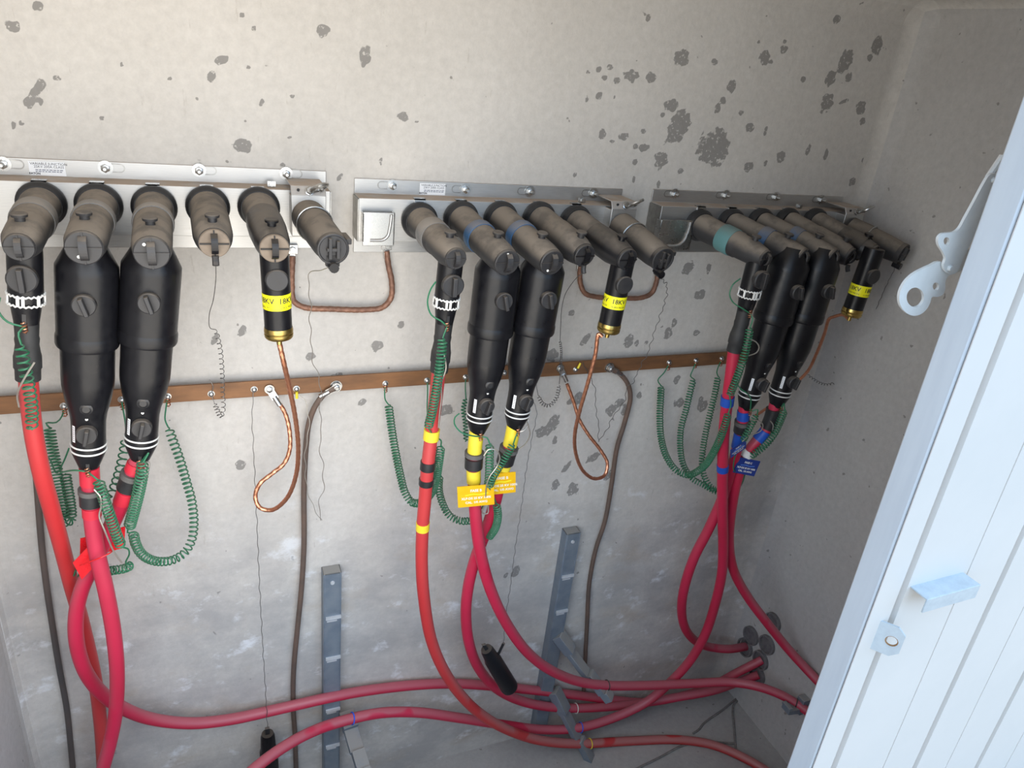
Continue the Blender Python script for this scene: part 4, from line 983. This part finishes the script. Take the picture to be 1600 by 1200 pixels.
# ------------------------------------------------------------------ green coiled earth wires
def coil(label, pieces, tails=(), loops=(), ends=()):
    """pieces: coiled stretches (path, coil radius, pitch); tails: straight stretches of the same wire; ends: bared copper twists"""
    base = pieces[0][0][0]
    t = thing('coiled_earth_wire', label, 'coiled wire', base, 'green coiled earth wires')
    m = MB(); rw = 0.0017
    for (P, R, pitch) in pieces: m.tube(helix(P, R, pitch), rw, 6, smooth=False)
    for P in tails: m.tube(P, rw, 6, step=0.006)
    m.build('green_wire', 'green', t)
    for P in loops: MB().tube(P, 0.0016, 6, step=0.006).build('bare_tail', 'wire_light', t)
    for p in ends:
        b = MB(); p = V(p)
        b.tube(helix([p + V((0, 0, .010)), p, p - V((0, 0, .012))], 0.0038, 0.0052, 10), 0.0013, 5, smooth=False)
        b.build('bared_copper', 'copper', t)
    return t
R1, PT = 0.0090, 0.0062
a = EA[1]['lug']; oC = a.y * -1
coil('green coiled wire draped down the front of the far left slim elbow', [(pts([(33, 538, .275), (38, 570, .28), (45, 605, .28), (50, 640, .275), (49, 672, .27)]), R1, 0.0115)],
     tails=[[a, at(29, 520, .275), at(33, 538, .275)], [a, at(12, 503, .27), at(-3, 485, .26), at(0, 465, .26)]],
     loops=[pts([(54, 566, .29), (43, 583, .292), (32, 603, .29), (27, 620, .27), (30, 636, .262)])], ends=[a])
coil('green coiled wire bunched in a tight hairpin beside the orange-red cable at the left', [(pts([(77, 668, .06), (82, 700, .08), (89, 735, .1), (96, 780, .12), (103, 815, .13), (110, 812, .12), (110, 790, .11), (106, 765, .1), (102, 740, .09)]), R1 * 1.05, 0.0066)],
     tails=[[BP['a'], at(97, 650, .035), at(88, 660, .045), at(72, 661, .055), at(77, 668, .06)], pts([(65, 706, .2), (78, 718, .16), (90, 738, .11), (100, 720, .09), (108, 700, .08)])], ends=[BP['a'] - UP * .012])
a = EB[1]['lug']
coil('green coiled wire slanting across the left taped cable to a red tag', [(pts([(153, 750, .275), (162, 778, .275), (173, 810, .27), (183, 838, .265), (190, 855, .26)]), R1, 0.0078), (pts([(207, 882, .20), (195, 888, .19), (178, 891, .18), (160, 893, .16), (135, 896, .15), (112, 892, .15)]), R1 * .95, 0.0085)],
     tails=[[a, at(143, 742, .27), at(153, 750, .275)], pts([(190, 855, .26), (199, 857, .25), (202, 866, .23), (197, 880, .21), (207, 882, .2)]), [a, at(120, 735, .25), at(95, 738, .2)]],
     loops=[pts([(147, 765, .28), (156, 775, .285), (158, 792, .28), (155, 806, .28), (164, 830, .28), (178, 862, .27), (190, 879, .262)])], ends=[a])
coil('loosely stretched green coiled wire between the two left fused elbows', [(pts([(197, 684, .07), (192, 712, .10), (186, 738, .13), (179, 760, .16), (172, 778, .18)]), 0.0085, 0.0145)],
     tails=[[BP['b'], at(192, 638, .04), at(196, 662, .05), at(197, 684, .07)]], ends=[BP['b'] - UP * .012])
a = EB[2]['lug']
coil('large green coiled wire looping right of the left pair back up to the earth bar',
     [(pts([(224, 722, .27), (221, 745, .265), (215, 775, .25), (208, 802, .235), (202, 824, .22)]), R1 * 1.15, 0.0082),
      (pts([(208, 832, .21), (213, 852, .19), (224, 868, .17), (245, 877, .14), (270, 875, .11), (288, 864, .09), (299, 846, .08), (303, 820, .07), (300, 785, .06), (292, 755, .055), (280, 715, .05), (269, 685, .045), (263, 668, .04)]), R1 * .98, 0.0112)],
     tails=[[a, at(232, 708, .265), at(224, 722, .27)], pts([(202, 824, .22), (199, 832, .215), (208, 832, .21)]), [BP['c'], at(259, 640, .035), at(258, 656, .036), at(263, 668, .04)]],
     loops=[[a, at(233, 722, .27), at(229, 745, .27)]], ends=[a, BP['c'] - UP * .012])
a = EA[2]['lug']
coil('green coiled wire on the middle slim elbow, looping left to the earth bar',
     [(pts([(692, 528, .275), (689, 560, .285), (683, 600, .285), (676, 640, .28), (669, 668, .27)]), R1, 0.0072),
      (pts([(689, 697, .225), (686, 720, .22), (682, 745, .20), (675, 768, .17), (660, 784, .13), (644, 785, .10), (633, 770, .085), (626, 745, .075), (619, 712, .065), (612, 670, .05), (607, 632, .04)]), R1, 0.0076)],
     tails=[[a, at(698, 512, .275), at(694, 522, .275), at(692, 528, .275)], pts([(669, 668, .27), (680, 684, .24), (689, 688, .23), (689, 697, .225)]), [BP['g'], at(601, 612, .035), at(602, 625, .038), at(607, 632, .04)],
            [a, at(690, 502, .265), at(674, 492, .25), at(668, 472, .25), at(673, 452, .25), at(681, 440, .25)]],
     loops=[pts([(694, 553, .285), (697, 575, .285), (690, 598, .28), (690, 620, .275), (687, 645, .27), (685, 668, .265)])], ends=[a, BP['g'] - UP * .012])
a = EB[3]['lug']
coil('green coiled wire hanging beside the nearer amber tag, passing behind the bright red cable',
     [(pts([(765, 693, .265), (765, 715, .265), (764, 745, .26), (761, 772, .25)]), R1 * .98, 0.0085),
      (pts([(687, 742, .11), (686, 765, .11), (692, 788, .115), (703, 806, .125), (720, 814, .14), (738, 813, .16)]), R1 * .95, 0.008)],
     tails=[[a, at(761, 684, .262), at(765, 693, .265)], [BP['h'], at(668, 610, .034), at(668, 650, .04), at(678, 700, .08), at(687, 742, .11)],
            [a, at(738, 681, .265), at(720, 675, .262), at(710, 662, .255), at(711, 652, .25), at(718, 646, .25)], pts([(738, 813, .16), (752, 795, .2), (761, 772, .25)])],
     loops=[pts([(756, 712, .275), (764, 702, .278), (776, 704, .28), (781, 715, .28), (777, 728, .275), (765, 745, .275), (760, 760, .27), (758, 785, .26), (754, 802, .25), (762, 802, .25), (763, 790, .25)])], ends=[a])
a = EB[4]['lug']
coil('green coiled wire crossing the second amber tag from the right middle fused elbow',
     [(pts([(802, 694, .265), (793, 710, .268), (781, 728, .27), (769, 748, .27), (764, 762, .268)]), R1 * .9, 0.0066), (pts([(776, 788, .235), (778, 805, .235), (774, 825, .22), (764, 840, .20)]), R1 * .98, 0.0062)],
     tails=[[a, at(806, 682, .265), at(802, 694, .265)], pts([(764, 762, .268), (771, 775, .25), (776, 788, .235)])],
     loops=[[a, at(818, 673, .262), at(825, 663, .255), at(824, 652, .25), at(820, 648, .245)], pts([(824, 660, .26), (828, 680, .25), (820, 695, .24), (810, 702, .235)])], ends=[a])
coil('dark green thin coil half hidden behind the left middle fused elbow',
     [(pts([(728, 622, .05), (724, 640, .06), (727, 660, .075), (728, 690, .1)]), 0.0055, 0.008)], tails=[[BP['i'], at(727, 604, .035), at(728, 622, .05)]])
a = EA[3]['lug']
coil('green coiled wire from the teal-banded elbow swinging in a big loop to the left',
     [(pts([(1172, 512, .275), (1166, 545, .28), (1153, 585, .28), (1140, 618, .27)]), R1, 0.0074),
      (pts([(1138, 646, .272), (1128, 678, .262), (1113, 710, .225), (1096, 732, .17), (1075, 742, .13), (1057, 735, .10), (1042, 715, .08), (1033, 685, .065), (1031, 650, .05), (1032, 625, .042), (1033, 603, .038)]), R1, 0.0078)],
     tails=[[a, at(1176, 498, .275), at(1172, 512, .275)], pts([(1140, 618, .27), (1142, 632, .272), (1138, 646, .272)]), [BP['n'], at(1038, 582, .035), at(1028, 594, .036), at(1033, 603, .038)],
            [a, at(1160, 482, .262), at(1146, 473, .25), at(1140, 460, .245), at(1145, 445, .245), at(1157, 435, .245)]],
     loops=[pts([(1172, 530, .285), (1181, 534, .29), (1186, 543, .29), (1182, 551, .287), (1169, 556, .285)])], ends=[a, BP['n'] - UP * .012])
coil('green coiled wire at the right, the middle one of three dropping from the earth bar',
     [(pts([(1084, 592, .036), (1079, 610, .04), (1072, 640, .045), (1064, 670, .05), (1063, 700, .06), (1068, 727, .075), (1082, 748, .095), (1098, 757, .115), (1114, 766, .14), (1127, 771, .155)]), R1 * .92, 0.0082)],
     tails=[[BP['o'], at(1083, 577, .034), at(1079, 588, .034), at(1084, 592, .036)]], ends=[BP['o'] - UP * .012])
a = EB[5]['lug']
coil('green coiled wire at the right, the last one before the teal-banded elbow\'s cable',
     [(pts([(1122, 588, .036), (1117, 615, .04), (1110, 645, .05), (1103, 675, .06), (1098, 705, .07), (1097, 730, .09), (1103, 750, .12), (1114, 764, .15), (1126, 768, .165)]), R1 * .92, 0.0084)],
     tails=[[BP['p'], at(1122, 574, .034), at(1120, 582, .034), at(1122, 588, .036)]], ends=[BP['p'] - UP * .012])
coil('green coiled wire hanging from the near shadowed fused elbow behind a steel wire loop',
     [(pts([(1183, 648, .27), (1176, 660, .27), (1167, 677, .268), (1160, 690, .262)]), R1 * .9, 0.0074), (pts([(1160, 738, .21), (1156, 752, .2), (1149, 764, .19), (1142, 776, .18)]), R1 * .95, 0.0066)],
     tails=[[a, at(1184, 640, .268), at(1183, 648, .27)], pts([(1160, 690, .262), (1148, 715, .245), (1147, 735, .23), (1160, 738, .21)]), [a, at(1172, 620, .27), at(1156, 606, .27), at(1150, 598, .26)]],
     loops=[pts([(1172, 656, .28), (1184, 657, .285), (1192, 664, .285), (1188, 674, .28), (1170, 681, .275), (1160, 690, .27)])], ends=[a])
a = EB[6]['lug']
coil('green coiled wire rightmost of all, ending above the blue tag',
     [(pts([(1226, 640, .268), (1218, 660, .262), (1208, 680, .255), (1194, 697, .25), (1180, 708, .245), (1173, 714, .24)]), R1 * 1.0, 0.0076)],
     tails=[[a, at(1225, 630, .266), at(1226, 640, .268)]],
     loops=[pts([(1204, 658, .262), (1208, 664, .265), (1207, 672, .262)])], ends=[a])

# ------------------------------------------------------------------ thin steel wires
def wiggle(P, amp, wl, seed):
    S = spline(P, 0.006); out = []; acc = 0
    for i, p in enumerate(S):
        if i: acc += (S[i] - S[i - 1]).length
        t = (S[min(i + 1, len(S) - 1)] - S[max(0, i - 1)]).normalized(); sd = t.cross(OUT); sd = sd.normalized() if sd.length > .1 else RIGHT
        k = amp * (math.sin(acc / wl * 2 * math.pi + seed) + 0.6 * math.sin(acc / wl * 3.7 + seed * 2))
        out.append(p + sd * k)
    return out
def wire(label, parts, mat='wire', r=0.00085):
    t0 = None; m = MB()
    for kind, P, *arg in parts:
        if t0 is None: t0 = P[0]
        if kind == 'w': m.tube(wiggle(P, arg[0], arg[1], arg[2]), r, 5, smooth=False)
        elif kind == 'h': m.tube(helix(P, arg[0], arg[1], 10), r, 5, smooth=False)
        else: m.tube(P, r, 5, step=0.006)
    o = m.build('drain_wire', mat, base=t0)
    return tag(o, label, 'wire', 'thin steel drain wires')
e = EC[1]['eye']
wire('thin curly steel wire from the tan-ended dusty cap to the earth bar', [('s', [e, at(337, 440, .22), at(333, 470, .17), at(327, 492, .14), at(328, 512, .12), at(337, 515, .1)]),
     ('h', pts([(337, 515, .1), (344, 545, .085), (347, 580, .07), (348, 615, .05), (349, 640, .045), (345, 653, .04)]), 0.0042, 0.0135), ('h', pts([(345, 653, .04), (340, 642, .04), (335, 630, .034)]), 0.005, 0.007), ('s', [at(335, 630, .034), BP['d']]), ('s', [BP['d'], at(333, 603, .032), at(327, 593, .03)])])
e = EE[1]['eye']
wire('thin pale steel wire from the left parked bushing looping below the earth bar', [('w', [e, at(486, 425, .25), at(484, 465, .2), at(485, 495, .17), at(487, 550, .12), at(497, 590, .09), at(503, 618, .075), at(499, 645, .06), at(503, 675, .05), at(499, 700, .045), at(505, 730, .04), at(505, 765, .035), at(498, 785, .03), at(503, 813, .03)], .0022, .07, 1.0),
     ('w', [at(503, 813, .03), at(486, 785, .03), at(477, 740, .03), at(478, 700, .038), at(483, 655, .036), at(478, 630, .034), at(467, 618, .032), BP['f']], .0018, .06, 2.0)], 'wire_light')
p_a = at(418, 1140, .06)
wire('straight thin steel wire from the earth bar down to the left hanging black cap', [('w', [BP['e'], at(394, 640, .035), at(396, 700, .04), at(400, 780, .045), at(404, 880, .05), at(410, 1000, .055), at(415, 1080, .06), p_a], .0010, .045, .5)])
e = EC[2]['eye']
wire('thin crinkled steel wire from the middle insulating cap to the earth bar', [('s', [e, at(896, 440, .18), at(884, 458, .16), at(878, 480, .14), at(876, 510, .12), at(875, 532, .1)]), ('h', pts([(875, 532, .1), (877, 550, .08), (876, 572, .05)]), 0.0028, 0.009), ('s', [at(876, 572, .05), at(874, 600, .04)]),
     ('h', pts([(874, 602, .04), (869, 622, .04), (858, 634, .04), (847, 630, .04), (841, 618, .036)]), 0.0048, 0.0078), ('s', [at(841, 618, .036), at(838, 600, .034), BP['k']])])
e = EE[2]['eye']
wire('thin zigzag steel wire from the middle parked bushing, hanging in a V', [('w', [e, at(1042, 448, .2), at(1040, 468, .17), at(1032, 492, .14), at(1022, 520, .12), at(1012, 552, .1), at(1003, 568, .085), at(996, 582, .075), at(990, 596, .06), at(980, 606, .05), at(975, 628, .045), at(958, 650, .04), at(952, 664, .035), at(944, 678, .03), at(935, 690, .03)], .0028, .032, .2),
     ('w', [at(935, 690, .03), at(935, 660, .03), at(931, 640, .03), at(930, 610, .03), at(924, 592, .03), at(916, 578, .03), at(912, 566, .03)], .0018, .035, 1.2)])
p_b = at(787, 1005, .19)
wire('thin twisted steel wire hanging behind the middle elbows, holding a black cap by its eye', [('w', [BP['j'] + V((.02, 0, 0)), at(838, 640, .06), at(832, 680, .08), at(823, 730, .10), at(815, 790, .12), at(806, 850, .14), at(797, 920, .165), at(789, 970, .18), p_b], .0012, .03, .9)])
e = EE[3]['eye']
wire('thin crimped steel wire trailing below the right parked bushing by the door', [('w', [e, at(1383, 450, .18), at(1366, 490, .14), at(1352, 525, .12), at(1344, 545, .11)], .0016, .03, .4), ('h', pts([(1344, 545, .11), (1330, 572, .1), (1315, 592, .09), (1292, 601, .08), (1270, 592, .07), (1262, 585, .06)]), .0034, .0105)])

# yellow ring terminal on the bar
def ring_terminal(p, d, label):
    m = MB(); m.lathe(p, d, [(0, .0032), (0.016, .0032)], 10)
    o = m.build('ring_terminal', 'yellow_tape', base=p); tag(o, label, 'wire terminal', 'yellow ring terminals')
ring_terminal(BP['m'] + V((0.003, -0.003, 0.006)), V((.35, 0, 1)), 'small yellow crimp terminal pointing up from a bar screw right of the middle elbows')
ring_terminal(BP['f'] + V((0, -0.003, -0.006)), V((0, 0, -1)), 'small yellow crimp terminal under a bar screw, left of the large bolt')

# ------------------------------------------------------------------ hanging black caps
def hang_cap(top, bottom, label, o=0.06, wire_end=None):
    T = at(*top, o); B = at(*bottom, o); ax = (B - T).normalized(); L = (B - T).length
    t = thing('dust_cap', label, 'protective cap', B, 'black caps hanging on wires')
    MB().lathe(T, ax, [(0, .016), (0.010, .019), (L * .22, .021), (L * .26, .0245), (L * .96, .0265), (L, .0255)], 28).build('shell', 'black_gloss', t)
    m = MB(); m.box(T - ax * 0.008, V((.006, 0, 0)), V((0, .004, 0)), ax * 0.014); m.build('eye', 'rubber_clean', t, bevel=.001)
    if wire_end is not None:
        m = MB(); m.tube([wire_end, T + ax * L * .2 + RIGHT * .02], 0.004, 8, smooth=False); m.build('side_eye', 'rubber_clean', t)
    return t
hang_cap((418, 1146), (424, 1245), 'black rubber cap hanging at the very bottom behind the lowest red cable', .06)
hang_cap((760, 1014), (796, 1074), 'black rubber cap hanging tilted between the looping red cables', .185, p_b)

# ------------------------------------------------------------------ tags
def tagplate(label, corners, off, mat, ink, lines, mark=None, group=None, tie=None, ink_mark='marker'):
    """corners: TL, TR, BR, BL pixels with offs"""
    c = [at(u, v, o) for (u, v, o) in corners]
    ex = ((c[1] - c[0]) + (c[2] - c[3])) / 2; ey = ((c[3] - c[0]) + (c[2] - c[1])) / 2; o = (c[0] + c[1] + c[2] + c[3]) / 4
    n = ex.cross(ey).normalized()
    if n.y > 0: n = -n
    t = thing('cable_tag', label, 'cable tag', o, group)
    W, Hh = ex.length, ey.length; ux, uy = ex.normalized(), -ey.normalized()
    MB().box(o, ex / 2, ey / 2, n * 0.0009).build('plate', mat, t)
    tx = MB()
    for (s, size, oy) in lines:
        tx.text(s, size * Hh, lambda x, y, z, oy=oy: o + ux * x + uy * (y + oy * Hh) + n * 0.0011, bold=0.0003)
    if lines: tx.build('lettering', ink, t, fix=False)
    if mark is not None:
        P = [o + ux * (W * a) + uy * (Hh * b) + n * 0.0014 for a, b in mark]
        MB().tube(P, 0.0017, 6, step=.004, flat=.2).build('marker_stroke', ink_mark, t)
    if tie:
        MB().tube(tie, 0.0014, 6, step=.004).build('tie_strap', mat if mat == 'tag_red' else 'tie_white', t)
    return t
LN = lambda a: [('FASE ' + a, .17, .26), ('XLP-DS 25 KV 100%', .15, -.10), ('CAL. 1/0 AWG', .15, -.30)]
MK = [(-.3, .06), (-.1, .10), (.1, .07), (.33, .12)]
tagplate('nearer amber cable tag printed FASE B, hanging in front of the bright red cable', [(714, 761, .27), (772, 756, .265), (772, 788, .26), (716, 793, .27)], 0, 'tag_yellow', 'tag_ink', LN('B'), MK, 'phase tags')
tagplate('farther amber cable tag printed FASE B, half behind the nearer one', [(762, 741, .245), (807, 737, .24), (804, 769, .235), (766, 773, .24)], 0, 'tag_yellow', 'tag_ink', LN('B'), MK, 'phase tags')
tagplate('dark blue cable tag hanging level, printed FASE C, right of the shadowed cables', [(1154, 714, .225), (1189, 721, .235), (1177, 744, .235), (1146, 738, .225)], 0, 'tag_blue', 'tag_ink', LN('C'), MK, 'phase tags', ink_mark='marker_blue')
tagplate('dark blue cable tag turned steeply on its side against the blue taped cable', [(1140, 704, .265), (1167, 687, .27), (1164, 700, .262), (1143, 715, .26)], 0, 'tag_blue', 'tag_ink', LN('C'), MK, 'phase tags', ink_mark='marker_blue')
tagplate('front blank red cable tag tied to the left taped cable, turned like a diamond', [(113, 880, .225), (146, 845, .235), (158, 874, .235), (129, 904, .225)], 0, 'tag_red', 'tag_ink', [], None, 'phase tags',
         tie=[at(125, 884, .234), at(140, 878, .25), at(158, 871, .264), at(172, 864, .255), at(176, 860, .235)])
tagplate('rear red cable tag with black edges peeking out behind the left taped cable', [(125, 838, .19), (196, 826, .185), (194, 852, .18), (125, 878, .185)], 0, 'tag_red', 'ink', [], None, 'phase tags',
         tie=[at(135, 830, .20), at(142, 832, .2)])

# ------------------------------------------------------------------ loose wires on the floor
def floor_wire(label, px, r=0.004):
    P = [atZ(u, v, r + 0.0005) for (u, v) in px]
    o = MB().tube(P, r, 8, step=.01).build('loose_wire', 'dusty_wire', base=P[0]); tag(o, label, 'wire', 'loose wires on the floor')
floor_wire('loose dusty wire lying on the vault floor, bent like a hook near the ducts', [(1180, 1078), (1160, 1090), (1147, 1100), (1145, 1112), (1147, 1135), (1150, 1175)])
floor_wire('loose dusty wire lying diagonally on the vault floor left of the hooked one', [(1150, 1092), (1128, 1110), (1100, 1130), (1092, 1140), (1083, 1146)])
floor_wire('loose dusty wire at the bottom of the floor under the lowest cable', [(1150, 1162), (1110, 1160), (1070, 1164), (1030, 1184), (985, 1206)])
MB_ = MB().tube([atZ(1078, 1012, .03), atZ(1085, 1004, .05), atZ(1095, 1010, .045), atZ(1108, 1025, .02), atZ(1112, 1034, .012)], 0.009, 8)
tag(MB_.build('rubber_hose', 'sleeve', base=atZ(1095, 1010, .03)), 'short black rubber piece lying on the floor behind the looping red cables', 'rubber piece')

# ------------------------------------------------------------------ camera, light
cam = bpy.data.cameras.new('camera'); co = bpy.data.objects.new('camera', cam); COL.objects.link(co)
cam.sensor_width = 36; cam.lens = F / 1600 * 36; cam.clip_start = 0.02
R = Matrix(((Hn.x, -Hn.y, -Hn.z), (Dn.x, -Dn.y, -Dn.z), (-Nn.x, Nn.y, Nn.z)))
co.matrix_world = Matrix.Translation(CAM) @ R.to_4x4()
SC.camera = co
w = bpy.data.worlds.new('sky'); SC.world = w; w.use_nodes = True
bg = w.node_tree.nodes['Background']; bg.inputs[0].default_value = (0.50, 0.72, 1.0, 1); bg.inputs[1].default_value = 1.65
sun = bpy.data.lights.new('sun', 'SUN'); sun.energy = 1.6; sun.angle = math.radians(0.6); sun.color = (1.0, 0.93, 0.82)
so_ = bpy.data.objects.new('sun', sun); COL.objects.link(so_)
d = V((0.55, -0.10, -0.9)); so_.rotation_euler = d.to_track_quat('-Z', 'Y').to_euler(); so_.location = (-4, 1, 6)
fill_lamp = bpy.data.lights.new('daylight_fill', 'AREA'); fill_lamp.shape = 'RECTANGLE'; fill_lamp.size = 0.95; fill_lamp.size_y = 1.3; fill_lamp.energy = 10.0; fill_lamp.color = (1.0, 0.925, 0.825)  # added fill lamp just inside the opening, brightens the vault beyond sky and sun
do = bpy.data.objects.new('daylight_fill', fill_lamp); COL.objects.link(do); do.location = (0.0, -0.945, 1.68); do.rotation_euler = (math.radians(93), 0, 0)
SC.view_settings.view_transform = 'Standard'; SC.view_settings.look = 'None'; SC.view_settings.gamma = 1; SC.view_settings.use_curve_mapping = False
SC.view_settings.exposure = 0.43
SC.cycles.use_denoising = True
SC.cycles.max_bounces = 8; SC.cycles.diffuse_bounces = 5
